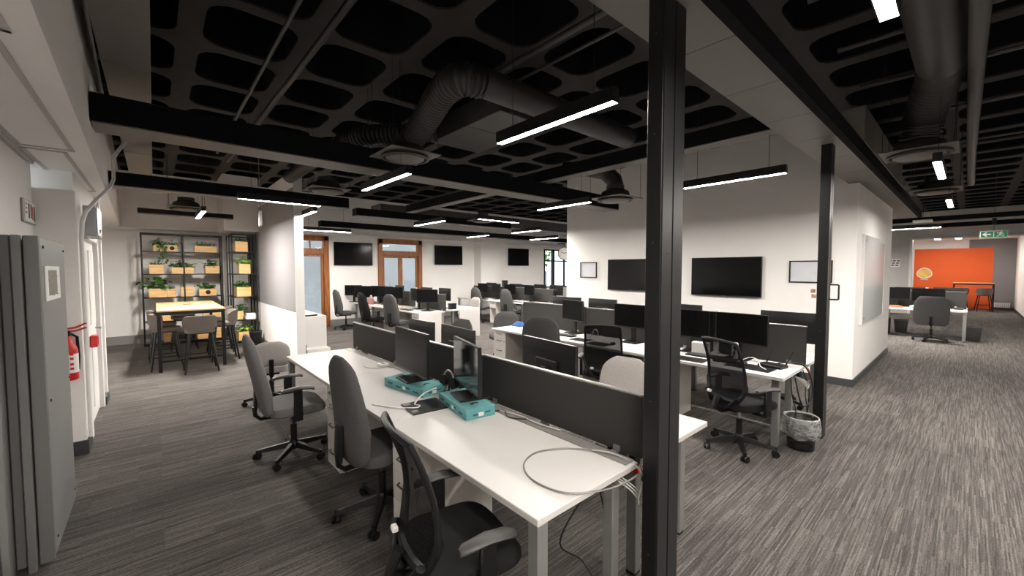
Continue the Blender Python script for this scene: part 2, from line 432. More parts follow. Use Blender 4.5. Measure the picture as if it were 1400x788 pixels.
# waffle slab painted black: rounded coffers between ribs
b = MB()
px, py, x00, y00 = .87, .95, -2.30, -6.40
for i in range(29):
    for j in range(21):
        cx, cy = x00+px*(i+.5), y00+py*(j+.5)
        if cx > 22.2 or (cx > 11.8 and cy < -1.4) or cy > 12.7: continue
        hx, hy, r = px/2-.09, py/2-.07, .19
        loop = []
        for (sx, sy, a0) in ((1, 1, 0), (-1, 1, 90), (-1, -1, 180), (1, -1, 270)):
            for k in range(5):
                a = R(a0+90*k/4); loop.append(Vector((cx+sx*(hx-r)+r*math.cos(a), cy+sy*(hy-r)+r*math.sin(a), CZ)))
        out = []
        for p in loop:
            dx, dy = p.x-cx, p.y-cy
            t = min((px/2)/abs(dx) if abs(dx) > 1e-6 else 9e9, (py/2)/abs(dy) if abs(dy) > 1e-6 else 9e9)
            out.append(Vector((cx+dx*t, cy+dy*t, CZ)))
        # make sure the cell corners are met
        for k in (2, 7, 12, 17):
            p = loop[k]; out[k] = Vector((cx+math.copysign(px/2, p.x-cx), cy+math.copysign(py/2, p.y-cy), CZ))
        lip = [Vector((p.x, p.y, CZ+.02)) for p in loop]
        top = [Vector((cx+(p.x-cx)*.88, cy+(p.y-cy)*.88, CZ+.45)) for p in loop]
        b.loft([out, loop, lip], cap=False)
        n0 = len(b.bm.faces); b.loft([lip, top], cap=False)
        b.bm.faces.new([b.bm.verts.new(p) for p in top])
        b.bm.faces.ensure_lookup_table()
        for f in b.bm.faces[n0:]: f.material_index = 1  # recess faces darker than the ribs, shade set by material
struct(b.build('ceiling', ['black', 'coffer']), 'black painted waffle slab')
walls('ceiling_slab', [((-6, -6.2, 4.37), (30, 14, 4.5))], 'black')

# soffit over the two black posts
b = MB()
xs = [-.3, 1.2, 2.35, 3.12, 3.95, 4.75, 5.7, 6.7, 7.8, 9.2, 10.8, 12.4, 13.75]
for a, c in zip(xs, xs[1:]): b.box((a+.003, .86, 2.97), (c-.003, 1.21, 3.05))
struct(b.build('ceiling_soffit', 'soffit'), 'grey panelled soffit above the black posts')
b = MB(); b.box((-.3, .80, 2.96), (13.75, .86, 3.10)); struct(b.build('trim_5', 'coffer'), 'black edge track of the soffit')

# ------------------------------------------------------------------ ceiling services
def boxduct(name, label, a, c, m='soffit', seams=(), axis=1):
    t = thing(name, label, 'duct')
    cuts = [a[axis]] + list(seams) + [c[axis]]
    for u, v in zip(cuts, cuts[1:]):
        p, q = list(a), list(c); p[axis] = u+.004; q[axis] = v-.004
        k = MB(); k.box(p, q, .006); k.build('duct_section', m, t)
    return t
boxduct('rectangular_duct', 'grey rectangular duct beside the white left bulkhead', (-.25, .8, 3.28), (.03, 9.4, 3.6), 'soffit', (1.6, 4.3, 7.4))
boxduct('rectangular_duct', 'grey box duct standing above the soffit by the second post', (5.8, .80, 3.11), (9.4, 1.085, 3.5), 'soffit', (6.4, 7.6), 0)
boxduct('rectangular_duct', 'grey flat duct above the pendant over the near desk', (2.55, 3.05, 3.26), (3.25, 4.35, 3.5), 'beamgrey', (3.6,))
boxduct('rectangular_duct', 'wide dark duct crossing near the back wall bulkhead', (4.2, 9.6, 3.05), (12.5, 10.2, 3.35), 'beamgrey', (6., 8., 10.), 0)
def trunk(label, a, c, name='cable_trunking'):
    t = thing(name, label, 'trunking'); h = .012
    k = MB(); k.box((a[0], a[1], a[2]+h), c, .006); k.build('tray', 'coffer', t)
    k = MB(); k.box(a, (c[0], c[1], a[2]+h), .003); k.build('lid', 'soffit', t); return t  # underside drawn lighter grey, its lit look put in as a slab
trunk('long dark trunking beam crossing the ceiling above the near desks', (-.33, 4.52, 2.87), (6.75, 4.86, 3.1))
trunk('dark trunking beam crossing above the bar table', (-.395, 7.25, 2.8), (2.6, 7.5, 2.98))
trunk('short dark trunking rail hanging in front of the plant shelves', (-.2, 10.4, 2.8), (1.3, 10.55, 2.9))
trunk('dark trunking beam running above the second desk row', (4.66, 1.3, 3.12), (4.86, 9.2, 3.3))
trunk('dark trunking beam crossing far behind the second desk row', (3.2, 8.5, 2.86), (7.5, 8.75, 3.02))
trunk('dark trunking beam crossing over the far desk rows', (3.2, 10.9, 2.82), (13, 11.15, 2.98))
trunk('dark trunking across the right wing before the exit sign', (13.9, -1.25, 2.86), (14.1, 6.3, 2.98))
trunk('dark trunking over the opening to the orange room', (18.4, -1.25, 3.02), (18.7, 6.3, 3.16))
def pipe(label, pts, r, m='duct', name='ceiling_pipe', n=10):
    k = MB(); k.tube(pts, r, n); o = k.build(name, m, None, True); return tag(o, label, 'pipe')
pipe('thin pipe under the coffers nearest the grey duct', [(.87, -3, 3.7), (.86, 4.4, 3.7), (.86, 8.5, 3.7)], .018, 'beamgrey')
pipe('thicker pipe under the coffers beside the flexible duct', [(1.2, -3, 3.7), (1.13, 4.5, 3.7), (1.06, 9, 3.7)], .03)
pipe('sprinkler pipe crossing the ceiling above the near pendant', [(2.62, .3, 3.68), (2.62, 3.4, 3.68), (2.62, 8, 3.68)], .028, 'beamgrey')
pipe('pair mate pipe beside the sprinkler pipe over the near pendant', [(2.85, .3, 3.66), (2.85, 8, 3.66)], .016, 'beamgrey')
pipe('grey pipe running along the right wing beside the big duct', [(2.2, .0, 3.4), (8.6, .04, 3.4), (12, .04, 3.4)], .05, 'beamgrey', 'ceiling_pipe', 14)
for i, (x, s) in enumerate(((3.6, 'nearest the camera'), (4.6, 'second from the camera'), (5.7, 'third from the camera'), (7.2, 'fourth from the camera'), (9.2, 'farthest from the camera'))):
    pipe('thin pipe crossing the right wing ceiling, %s' % s, [(x, -3, 3.66), (x, .84, 3.66)], .02, 'beamgrey')
# round ducts
t = thing('round_duct', 'black round duct turning into a ribbed flexible hose above the near desk', 'duct')
k = MB(); k.tube([(2.15, 2.84, 3.34), (3.2, 2.84, 3.34), (4.4, 2.84, 3.34)], .125, 20); k.build('rigid_duct', 'duct', t, True)
def flex(path, r, rib=.03, n=16):
    """ribbed flexible hose along a smooth path"""
    P = []
    path = [Vector(p) for p in path]
    for i in range(len(path)-1):
        p0 = path[max(i-1, 0)]; p1 = path[i]; p2 = path[i+1]; p3 = path[min(i+2, len(path)-1)]
        for q in range(24):
            u = q/24
            P.append(.5*((2*p1)+(-p0+p2)*u+(2*p0-5*p1+4*p2-p3)*u*u+(-p0+3*p1-3*p2+p3)*u**3))
    P.append(path[-1])
    L = [0]
    for a, c in zip(P, P[1:]): L.append(L[-1]+(c-a).length)
    out = []; rr = []; j = 0; st = rib/4; d = 0
    while d < L[-1]:
        while L[j+1] < d: j += 1
        f = (d-L[j])/max(1e-9, L[j+1]-L[j]); out.append(P[j].lerp(P[j+1], f)); rr.append(r+(.012 if len(out) % 4 < 2 else -.012)); d += st
    k = MB(); k.tube(out, rr, n); return k
flex([(2.18, 2.84, 3.34), (2.0, 2.92, 3.34), (2.0, 3.2, 3.33), (2.12, 3.7, 3.26), (2.18, 4.15, 3.17)], .125, .05).build('flexible_hose', 'duct', t, True)
t = thing('round_duct', 'black flexible duct leading back from the first round diffuser', 'duct')
flex([(2.45, 4.1, 3.3), (2.15, 4.45, 3.3), (1.9, 4.75, 3.3), (1.78, 5.2, 3.28)], .1, .05).build('flexible_hose', 'duct', t, True)
k = MB(); k.tube([(1.78, 5.2, 3.28), (1.75, 5.6, 3.28), (1.75, 7.6, 3.28)], .1, 18); k.build('rigid_duct', 'duct', t, True)
t = thing('round_duct', 'thick black round duct running along the right wing ceiling', 'duct')
k = MB(); k.tube([(2.0, .22, 3.55), (5.2, .22, 3.55)], .17, 22); k.build('rigid_duct', 'duct', t, True)
flex([(5.2, .22, 3.55), (5.5, .25, 3.5), (6.0, .36, 3.32), (6.1, .4, 3.06)], .155, .05, 18).build('flexible_hose', 'duct', t, True)
def diffuser(label):
    t = thing('air_diffuser', label, 'ceiling diffuser')
    k = MB(); h = .29
    k.box((-h, -h, 0), (h, h, .012), .003); k.build('plate', 'soffit', t)
    k = MB(); k.lathe([(.25, -.001), (.262, -.03), (.235, -.03), (.225, -.001)], n=36, cap=False); k.build('outer_ring', 'beamgrey', t, True)
    k = MB(); k.lathe([(.2, -.02), (.205, -.032), (.19, -.04), (.0005, -.043)], n=36, cap=False); k.build('centre_disc', 'soffit', t, True)
    k = MB(); k.lathe([(.22, .012), (.2, .1), (.13, .14), (.13, .2)], n=24); k.build('plenum', 'duct', t, True)
    for sx in (-1, 1):
        for sy in (-1, 1):
            k = MB(); k.cyl((sx*.26, sy*.26, .01), (sx*.26, sy*.26, .93), .003, 6); k.build('hanger_wire', 'blackmetal', t)
    return t
DIF = Kind(diffuser)
DIF((2.12, 4.18, 2.98), 0, 'round diffuser in a square plate behind the long trunking beam')
DIF((2.08, 6.78, 2.98), 0, 'round diffuser in a square plate before the grey partition')
DIF((6.1, .40, 2.95), 0, 'round diffuser in a square plate under the big right wing duct')
DIF((9.2, .40, 2.95), 0, 'round diffuser in a square plate deep in the right wing')
DIF((5.2, 3.55, 2.78), 0, 'round diffuser hanging before the television wall')
DIF((.5, 9.95, 2.9), 0, 'round diffuser hanging over the bar table')
DIF((6.2, 8.1, 2.95), 0, 'round diffuser hanging above the far desk rows')
t = thing('round_duct', 'black bent duct dropping into the diffuser before the television wall', 'duct')
k = MB(); k.tube([(4.9, 4.3, 3.3), (5.05, 3.95, 3.28), (5.16, 3.7, 3.2), (5.2, 3.57, 3.06), (5.2, 3.55, 2.98)], .12, 18); k.build('rigid_duct', 'duct', t, True)

# linear pendants
def pendant(label, led='led', L=.6):
    t = thing('linear_pendant', label, 'pendant light')
    k = MB()
    
    k.box((-.032, -L, .008), (.032, L, .085)); k.box((-.032, -L, 0), (-.027, L, .008)); k.box((.027, -L, 0), (.032, L, .008)); k.box((-.027, -L, 0), (.027, -L+.005, .008)); k.box((-.027, L-.005, 0), (.027, L, .008)); k.build('housing', 'blackmetal', t)
    k = MB(); k.box((-.027, -L+.005, .001), (.027, L-.005, .008)); k.build('diffuser', led, t)
    for s in (-1, 1):
        k = MB(); k.cyl((0, s*.7*L, .085), (0, s*.7*L, 1.19), .0025, 6); k.build('suspension_cable', 'blackmetal', t)
    return t
PENS = {}
for x, y, r, p, L, s in (
  (2.04, 1.925, 0, 'led', .53, 'big bright linear pendant over the near white desk'),
  (1.97, 4.4, 0, 'led', .6, 'linear pendant just behind the long trunking beam'),
  (2.05, 7.88, 0, 'led', .6, 'linear pendant just behind the end of the grey partition'),
  (.65, 9.1, 0, 'ledbay', .65, 'short looking linear pendant over the bar table'),
  (1.42, 6.66, 90, 'led', .53, 'linear pendant crossing in front of the grey partition'),
  (4.82, 1.79, 0, 'ledmid', .53, 'linear pendant in front of the black television on the white wall'),
  (4.76, 4.2, 0, 'ledhi', .53, 'linear pendant at the end of the long trunking beam'),
  (4.38, 7.6, 0, 'ledhi', .6, 'linear pendant between the television and timber double door'),
  (5.23, 6.3, 90, 'led', .53, 'crosswise linear pendant far behind the second desk row'),
  (7.2, 7.6, 0, 'ledhi', .53, 'linear pendant close to the corner of the television wall'),
  (7.15, 9.6, 0, 'ledhi', .53, 'linear pendant in front of the second back wall television'),
  (9.3, 9.0, 0, 'ledhi', .6, 'linear pendant left of the wall clock'),
  (1.65, .24, 90, 'led', .53, 'bright pendant end at the top of the right wing'),
  (5.88, .23, 90, 'ledmid', .53, 'pendant under the round diffuser in the right wing'),
  (8.9, .23, 90, 'led', .53, 'smaller pendant beyond it in the right wing'),
  (13.7, 1.05, 0, 'ledbay', .58, 'crosswise linear pendant before the grey far wall'),
  (.6, -2.4, 0, 'ledhi', .6, 'unseen extra linear pendant behind the camera on the left'),  # this and the next three: unseen pendants added to raise the light
  (.25, -.7, 90, 'ledmid', .6, 'unseen added linear pendant overhead just behind the camera'),  # added so light bouncing off the floor brightens the left bulkhead
  (4.4, -2.2, 0, 'ledhi', .6, 'unseen extra linear pendant behind the camera on the right'),
  (7.2, -2.2, 0, 'ledhi', .6, 'unseen extra linear pendant behind the camera far right'),
  (12.2, 3.3, 0, 'ledhi', .6, 'unseen added linear pendant behind the television wall block'),  # this and the next three: out-of-view pendants added for more light
  (16.5, 3.2, 0, 'ledhi', .6, 'unseen added linear pendant above the right hand desks'),
  (12.5, 9.5, 0, 'ledhi', .6, 'unseen added linear pendant near the corner window'),
  (19.5, 3.7, 0, 'ledhi', .6, 'unseen added linear pendant beside the grey far wall'),
  (3.3, 10.8, 90, 'ledhi', .6, 'added extra linear pendant between the first timber door and the partition')):  # extra pendant added to brighten the back area behind the partition
    if (p, L) not in PENS: PENS[p, L] = Kind(lambda l, p=p, L=L: pendant(l, p, L))
    PENS[p, L]((x, y, 2.7), R(r), s)
for y, s in ((.95, 'left one of two ceiling lights in the orange room'), (.35, 'right one of two ceiling lights in the orange room')):
    t = thing('ceiling_light', s, 'ceiling light', (24.6, y, 3.03))
    k = MB(); k.box((-.6, -.09, -.03), (.6, .09, 0), .004); k.build('housing', 'white', t)
    k = MB(); k.box((-.58, -.08, -.036), (.58, .08, -.03)); k.build('diffuser', 'ledout', t)

# ------------------------------------------------------------------ black posts (sliding door stiles)
def post(label, loc, w, d, handle):
    t = thing('sliding_door_post', label, 'post', loc)
    k = MB(); k.box((0, 0, 0), (w*.55, d, 2.97), .002); k.build('stile', 'blackmetal', t)
    k = MB()
    a = w*.0; h = w*.47
    k.box((.004, -.006, 0), (h, .0, 2.97)); k.box((h+.012, -.006, 0), (w, .0, 2.97)); k.build('track_face', 'trackmetal', t)
    k = MB(); k.box((w*.55, 0, 0), (w-.004, d, 2.97), .002); k.build('second_stile', 'blackmetal', t)
    k = MB()
    for z in (.3, 1.05, 1.8, 2.3, 2.75):
        k.cyl((h*.6, -.009, z), (h*.6, -.005, z), .003, 8)
        k.cyl((-.003, d*.5, z+.05), (.001, d*.5, z+.05), .003, 8)
    k.build('screw', 'handle', t)
    if handle:
        k = MB(); x = w*.75
        k.tube([(x, -.004, 1.42), (x, -.075, 1.42), (x, -.08, 1.425), (x, -.08, 1.565), (x, -.075, 1.57), (x, -.004, 1.57)], .008, 8); k.build('pull_handle', 'blackmetal', t, True)
    return t
post('tall black steel post standing at the end of the near desk', (1.746, .945, 0), .2, .075, False)
post('farther black steel post with a pull handle beside the waste bin', (5.04, .945, 0), .14, .08, True)

# ------------------------------------------------------------------ left side things
t = thing('steel_cabinet', 'tall grey steel cabinet standing against the left wall', 'cabinet')
k = MB(); k.box((-.77, 3.56, .05), (-.50, 4.34, 1.9), .004); k.build('body', 'cabinetd', t)
k = MB(); k.box((-.50, 3.53, .04), (-.485, 4.345, 1.915), .003); k.build('side_panel', 'cabinet', t)
k = MB(); k.box((-.545, 3.5, .02), (-.486, 3.535, 1.92), .004); k.build('door_edge', 'cabinetd', t)
k = MB(); k.box((-.585, 3.47, .0), (-.55, 3.54, 1.92), .004); k.build('door_edge', 'cabinetd', t)
k = MB(); k.box((-.63, 3.50, .03), (-.592, 3.56, 1.92), .004); k.build('door_edge', 'cabinetd', t)
k = MB(); k.box((-.665, 3.40, .0), (-.635, 3.56, 1.92), .004); k.build('door_edge', 'cabinet', t)
k = MB(); k.box((-.775, 3.42, .06), (-.668, 3.56, 1.92), .004); k.build('door_edge', 'cabinetd', t)
for y, z in ((3.6, 1.86), (4.3, 1.86), (3.6, .95), (4.3, .95), (3.6, .12), (4.3, .12)):
    k = MB(); k.cyl((-.485, y, z), (-.478, y, z), .008, 10); k.build('screw', 'handle', t)
t = thing('paper_notice', 'white printed sheet stuck on the grey cabinet', 'notice', (-.484, 3.85, 1.645))
k = MB(); k.box((0, -.24, -.105), (.004, .24, .105)); k.build('sheet', 'paper', t)
k = MB()
k.box((.004, -.15, -.075), (.0048, .13, .08))
for i in range(40):
    y = random.uniform(-.17, .12); z = random.uniform(-.085, .07); w_ = random.uniform(.01, .06); h_ = random.uniform(.002, .012)
    k.box((.004, y, z), (.0052, y+w_, z+h_))
k.build('printed_plan', 'ink', t)
t = thing('wall_notice', 'framed notice with red and black print above the grey cabinet', 'notice', (-.779, 5.225, 2.21))
k = MB(); k.box((0, -.21, -.095), (.018, .21, .095), .004); k.build('frame', 'silver', t)
k = MB(); k.box((.018, -.195, -.085), (.021, .195, .085)); k.build('sheet', 'paper', t)
k = MB(); k.box((.021, -.08, -.055), (.0225, -.04, .065)); k.box((.021, .0, -.05), (.0225, .03, .065)); k.box((.021, .12, -.07), (.0225, .155, .06)); k.build('printed_text', 'inkdark', t)
k = MB()
for z in (.045, .01, -.025): k.box((.021, -.17, z), (.0225, -.13, z+.02))
k.box((.021, .05, -.06), (.0225, .09, .05)); k.build('red_print', 'inkred', t)
t = thing('fire_extinguisher', 'red fire extinguisher hanging on the white pilaster', 'fire extinguisher', (-.60, 5.37, .73))
k = MB(); k.lathe([(.05, 0), (.06, .01), (.06, .27), (.05, .31), (.03, .34), (.024, .40)], n=24); k.build('cylinder', 'red', t, True)
k = MB(); k.tube([(0, 0, .4), (0, 0, .45)], .02, 12); k.build('valve', 'blackmetal', t, True)
for dz, q in ((.0, .02), (.05, .06)):
    k = MB(); k.tube([(-.02, 0, .44+dz*.5), (.05, -.01, .445+dz*.6), (.12, -.02, .45+q)], .008, 8); k.build('lever', 'red', t, True)
k = MB()
k.lathe([(.061, .07), (.061, .24)], n=24, cap=False); k.build('label', 'paper', t)
k = MB()
for z in (.1, .14, .19, .23): k.box((.012, -.064, z), (.035, -.046, z+.02))
k.build('label_print', 'red', t)
k = MB(); k.tube([(.0, .02, .43), (.05, .07, .38), (.055, .07, .2), (.05, .06, .08)], .011, 8); k.build('hose', 'blackmetal', t, True)
t = thing('fire_call_point', 'small red fire call box on the white door frame', 'call point', (-.512, 6.0, .99))
k = MB(); k.box((0, -.07, -.06), (.055, .07, .06), .008, 2); k.build('housing', 'red', t)
k = MB(); k.box((.055, -.035, -.035), (.058, .035, .035)); k.build('press_plate', 'inkred', t)
t = thing('conduit', 'white bent conduit climbing from the left door to the ceiling', 'conduit')
k = MB(); k.tube([(-.498, 5.50, .14), (-.498, 5.50, 2.0), (-.49, 5.52, 2.17), (-.47, 5.6, 2.28), (-.42, 5.85, 2.42), (-.33, 6.2, 2.62), (-.3, 6.25, 2.72), (-.3, 6.3, 2.95), (-.27, 6.4, 3.05), (-.2, 6.5, 3.2)], .017, 10); k.build('pipe', 'white', t, True)
t = thing('junction_box', 'grey steel junction box above the left door', 'junction box', (-.505, 6.05, 2.06))
k = MB(); k.box((0, -.3, 0), (.09, .28, .3), .006); k.build('housing', 'steelbox', t)
k = MB(); k.box((.09, -.29, .01), (.1, .1, .29), .003); k.build('cover', 'steelbox', t)
k = MB(); k.box((.1, -.1, .05), (.106, -.06, .08)); k.build('switch', 'blackmetal', t)
t = thing('storage_carton', 'pale box standing on the floor left of the grey cabinet', 'box', (-.73, 3.25, 0))
k = MB(); k.box((-.045, -.1, 0), (.06, .1, .10), .004); k.build('body', 'plastic2', t)
k = MB(); k.box((-.045, -.105, .10), (.062, .105, .15), .004); k.build('lid', 'white', t)

# ------------------------------------------------------------------ desks and storage
def desk(label, x0, x1, y0, y1, legs=(), modesty=None, flap=None, endpanels=(), cat='desk'):
    """white bench desk: worktop slab, square steel legs / laminate end panels, modesty panel"""
    t = thing('desk', label, cat, (x0, y0, 0))
    if not legs: legs = ((x1-.06, y0+.05), (x1-.06, y1-.05))
    k = MB(); k.box((0, .002, .70), (x1-x0, y1-y0-.002, .732), .003); k.build('worktop', 'lam', t)
    for lx, ly in legs:
        k = MB(); k.box((lx-x0-.03, ly-y0-.03, .012), (lx-x0+.03, ly-y0+.03, .70), .004); l = k.build('leg', 'silver', t)
        k = MB(); k.box((lx-x0-.028, ly-y0-.028, 0), (lx-x0+.028, ly-y0+.028, .012)); k.build('foot', 'plastic', l)
    for a, c in endpanels:
        k = MB(); k.box((a[0]-x0, a[1]-y0, 0), (c[0]-x0, c[1]-y0, .70), .002); k.build('end_panel', 'lam', t)
    if modesty:
        k = MB(); k.box((modesty-x0-.009, .08, .28), (modesty-x0+.009, y1-y0-.08, .69), .002); k.build('modesty_panel', 'lamgrey', t)
    if flap:
        k = MB(); k.box((flap[0]-x0, .02, .732), (flap[1]-x0, y1-y0-.02, .738), .002); k.build('cable_cover', 'alu', t)
    return t
A0, A1, A2, A3 = 1.10, 2.46, 3.82, 5.18
gA = 'white desks of the near bench'
desk('white desk of the near bench with a grey cable loop on top', 1.11, 1.84, A0, A1, ((1.145, A0+.035), (1.78, A0+.12)), None, (1.76, 1.84))
desk('white desk of the near bench carrying two monitors on teal boxes', 1.11, 1.84, A1, A2, (), 1.78, (1.76, 1.84))
desk('empty white desk at the back end of the near bench', 1.11, 1.84, A2, A3, ((1.15, A3-.06), (1.78, A3-.06)), 1.78, (1.76, 1.84))
desk('far side white desk behind the black post of the near bench', 1.94, 2.68, A0, A1, ((2.0, A0+.12), (2.53, A0+.12)), None)
desk('far side white desk in the middle of the near bench', 1.94, 2.68, A1, A2, (), None)
desk('far side white desk at the back end of the near bench', 1.94, 2.68, A2, A3, ((2.0, A3-.06), (2.6, A3-.06)), None)
B0, B1, B2, B3 = 1.09, 2.51, 3.94, 5.37
desk('white desk of the second row beside the waste bin', 4.27, 4.98, B0, B1, ((4.47, B0+.11), (4.93, B0+.12)), None)
desk('white desk in the middle of the second row', 4.27, 4.98, B1, B2, (), 4.9)
desk('white desk at the back end of the second row', 4.27, 4.98, B2, B3, ((4.93, B3-.06),), 4.9)
desk('far side white desk of the second row nearest the post', 5.08, 5.8, B0, B1, ((5.13, B0+.3), (5.74, B0+.08)), None)
desk('far side white desk in the middle of the second row', 5.08, 5.8, B1, B2, ())
desk('far side white desk at the back end of the second row', 5.08, 5.8, B2, B3, ((5.74, B3-.08),))
C0, C1, C2, C3 = 8.3, 9.7, 11.1, 12.35
desk('white desk of the third row with a broad white end panel', 4.5, 5.2, C0, C1, (), None, None, (((4.5, C0, 0), (5.1, C0+.03, 0)),))
desk('white desk in the middle of the third row', 4.5, 5.2, C1, C2, ((4.56, C2-.05),), 5.1)
desk('white desk of the third row closest to the back wall', 4.5, 5.2, C2, C3, ((4.56, C3-.06),), 5.1)
desk('far side white desk of the third row with a white end panel', 5.3, 6.35, C0+.15, C1, (), None, None, (((5.72, C0+.15, 0), (6.35, C0+.18, 0)),))
desk('far side white desk in the middle of the third row', 5.3, 6.1, C1, C2, ())
desk('far side white desk of the third row closest to the back wall', 5.3, 6.1, C2, C3, ((6.05, C3-.05),))
D0, D1, D2, D3 = 8.0, 9.4, 10.8, 12.2
desk('white desk of the fourth row closest to the television wall', 8.15, 8.85, D0, D1, ((8.2, D0+.05),))
desk('white desk in the middle of the fourth row', 8.15, 8.85, D1, D2, ())
desk('white desk of the fourth row closest to the back wall', 8.15, 8.85, D2, D3, ((8.2, D3-.05),))
desk('far side white desk of the fourth row closest to the television wall', 8.95, 9.7, D0, D1, ((9.65, D0+.05),))
desk('far side white desk in the middle of the fourth row', 8.95, 9.7, D1, D2, ())
desk('far side white desk of the fourth row closest to the back wall', 8.95, 9.7, D2, D3, ((9.65, D3-.05),))
desk('white desk behind the grey partition with a white end panel', 2.06, 2.78, 9.25, 10.7, (), None, None, (((2.06, 9.25, 0), (2.78, 9.28, 0)),))
desk('white desk in front of the first timber door', 2.06, 2.78, 10.7, 12.2, ((2.7, 12.1),))
E0 = .0
desk('white desk in the right wing with a grey chair', 14.25, 14.97, .0, 1.55, ((14.3, .04), (14.3, 1.5)))
desk('white desk in the right wing next to the wall block', 14.25, 14.97, 1.55, 3.1, ((14.3, 3.0),))
desk('white desk on the far side of the right wing bench', 15.03, 15.75, .0, 1.55, ((15.7, .05), (15.7, 1.5)))

def pedestal(x0, x1, y0, y1, nd=4, h=.695, face=-1, lock=True):
    def make(label):
        t = thing('drawer_pedestal', label, 'drawer unit')
        w, d = (y1-y0), (x1-x0)
        k = MB(); k.box((.018, -w/2, 0), (d, w/2, h), .002); k.build('body', 'lamedge', t)
        zs = [h*q for q in ((0, .36, .67, .835, 1) if nd == 4 else (0, .5, 1))]
        for i in range(nd):
            k = MB(); k.box((0, -w/2+.002, zs[i]+.003), (.018, w/2-.002, zs[i+1]-.003), .002); dr = k.build('drawer', 'lamedge', t)
            zc = (zs[i]+zs[i+1])/2+.02
            k = MB(); k.tube([(0, -.055, zc), (-.022, -.05, zc-.004), (-.022, .05, zc-.004), (0, .055, zc)], .006, 8); k.build('handle', 'handle', dr, True)
        if lock:
            k = MB(); k.cyl((-.004, -w/2+.04, zs[-2]-.05), (.001, -w/2+.04, zs[-2]-.05), .010, 10); k.build('lock', 'plastic', t)
        return t
    return make
PED = Kind(pedestal(0, .58, 0, .31))
PED((1.125, 3.62, 0), 0, 'four drawer white pedestal between the two fabric chairs at the near desk')
PED((1.125, 2.29, 0), 0, 'white drawer pedestal behind the black mesh chair at the near desk')
PED((4.31, 5.19, 0), 0, 'white drawer pedestal at the back end of the second row')
PED((4.31, 3.58, 0), 0, 'white drawer pedestal in the middle of the second row')
PED((4.31, 2.37, 0), 0, 'white drawer pedestal next to the mesh chair by the second post')
def open_pedestal(label):
    t = thing('open_pedestal', label, 'drawer unit')
    w = .32
    k = MB(); k.box((0, -w/2, 0), (.55, -w/2+.018, .695)); k.box((0, w/2-.018, 0), (.55, w/2, .695)); k.box((.53, -w/2, 0), (.55, w/2, .695)); k.box((0, -w/2, .0), (.55, w/2, .05)); k.box((.005, -w/2, .47), (.55, w/2, .49)); k.build('carcass', 'lamedge', t)
    k = MB(); k.box((-.016, -w/2+.004, .49), (.002, w/2-.004, .69), .002); d = k.build('drawer', 'lam', t)
    for y in (-.05, .05):
        k = MB(); k.box((-.02, y-.022, .61), (-.015, y+.022, .635)); k.build('label_holder', 'handle', d)
    return t
OPD = Kind(open_pedestal)
OPD((4.53, 8.5, 0), 0, 'white open pedestal under the front end of the third row')
OPD((4.53, 10.1, 0), 0, 'white open pedestal in the middle of the third row')
OPD((8.2, 10.2, 0), 0, 'white open pedestal between two grey chairs of the fourth row')
OPD((8.2, 8.5, 0), 0, 'white open pedestal at the front end of the fourth row')

def dscreen(label, X, y0, y1, z1, seam=True, m='screenpan', z0=.735):
    t = thing('desk_screen', label, 'desk screen', (X, y0, 0))
    L = y1-y0
    k = MB(); k.box((-.015, .004, z0), (.015, L-.004, z1-.012), .003); k.build('panel', m, t)
    k = MB(); k.box((-.017, .002, z1-.012), (.017, L-.002, z1), .003); k.build('top_trim', 'alu', t)
    for y in (.15, L-.15):
        k = MB(); k.box((-.06, y-.02, z0-.003), (.06, y+.02, z0+.006)); k.box((-.025, y-.02, z0-.003), (.025, y+.02, z0+.03)); k.build('bracket', 'alu', t)
    return t
def rscreen(label, X, y0, y1, z1): return dscreen(label, X, y0, y1, z1)
dscreen('dark grey desk screen beside the cable loop, nearest of the near bench', 1.89, A0, A1, 1.075)
dscreen('dark grey desk screen behind the two monitors on teal boxes', 1.89, A1, A2, 1.07)
dscreen('dark grey desk screen at the back end of the near bench', 1.89, A2, A3, 1.065)
dscreen('charcoal desk screen of the second row next to the farther post', 5.03, B0, B1, 1.14)
dscreen('charcoal desk screen in the middle of the second row', 5.03, B1, B2, 1.14)
dscreen('charcoal desk screen at the back end of the second row', 5.03, B2, B3, 1.15)
dscreen('grey desk screen at the front end of the third row', 5.25, C0+.05, C1, 1.13)
dscreen('grey desk screen in the middle of the third row', 5.25, C1, C2, 1.14)
dscreen('grey desk screen of the third row closest to the back wall', 5.25, C2, C3, 1.15)
dscreen('grey desk screen of the fourth row closest to the television wall', 8.9, D0+.2, D1, 1.14)
dscreen('grey desk screen in the middle of the fourth row', 8.9, D1, D2, 1.15)
dscreen('grey desk screen of the fourth row closest to the back wall', 8.9, D2, D3, 1.15)
dscreen('charcoal desk screen behind the grey chair in the right wing', 15.0, .02, 1.55, 1.17)
dscreen('charcoal desk screen in the right wing next to the wall block', 15.0, 1.55, 3.1, 1.17)

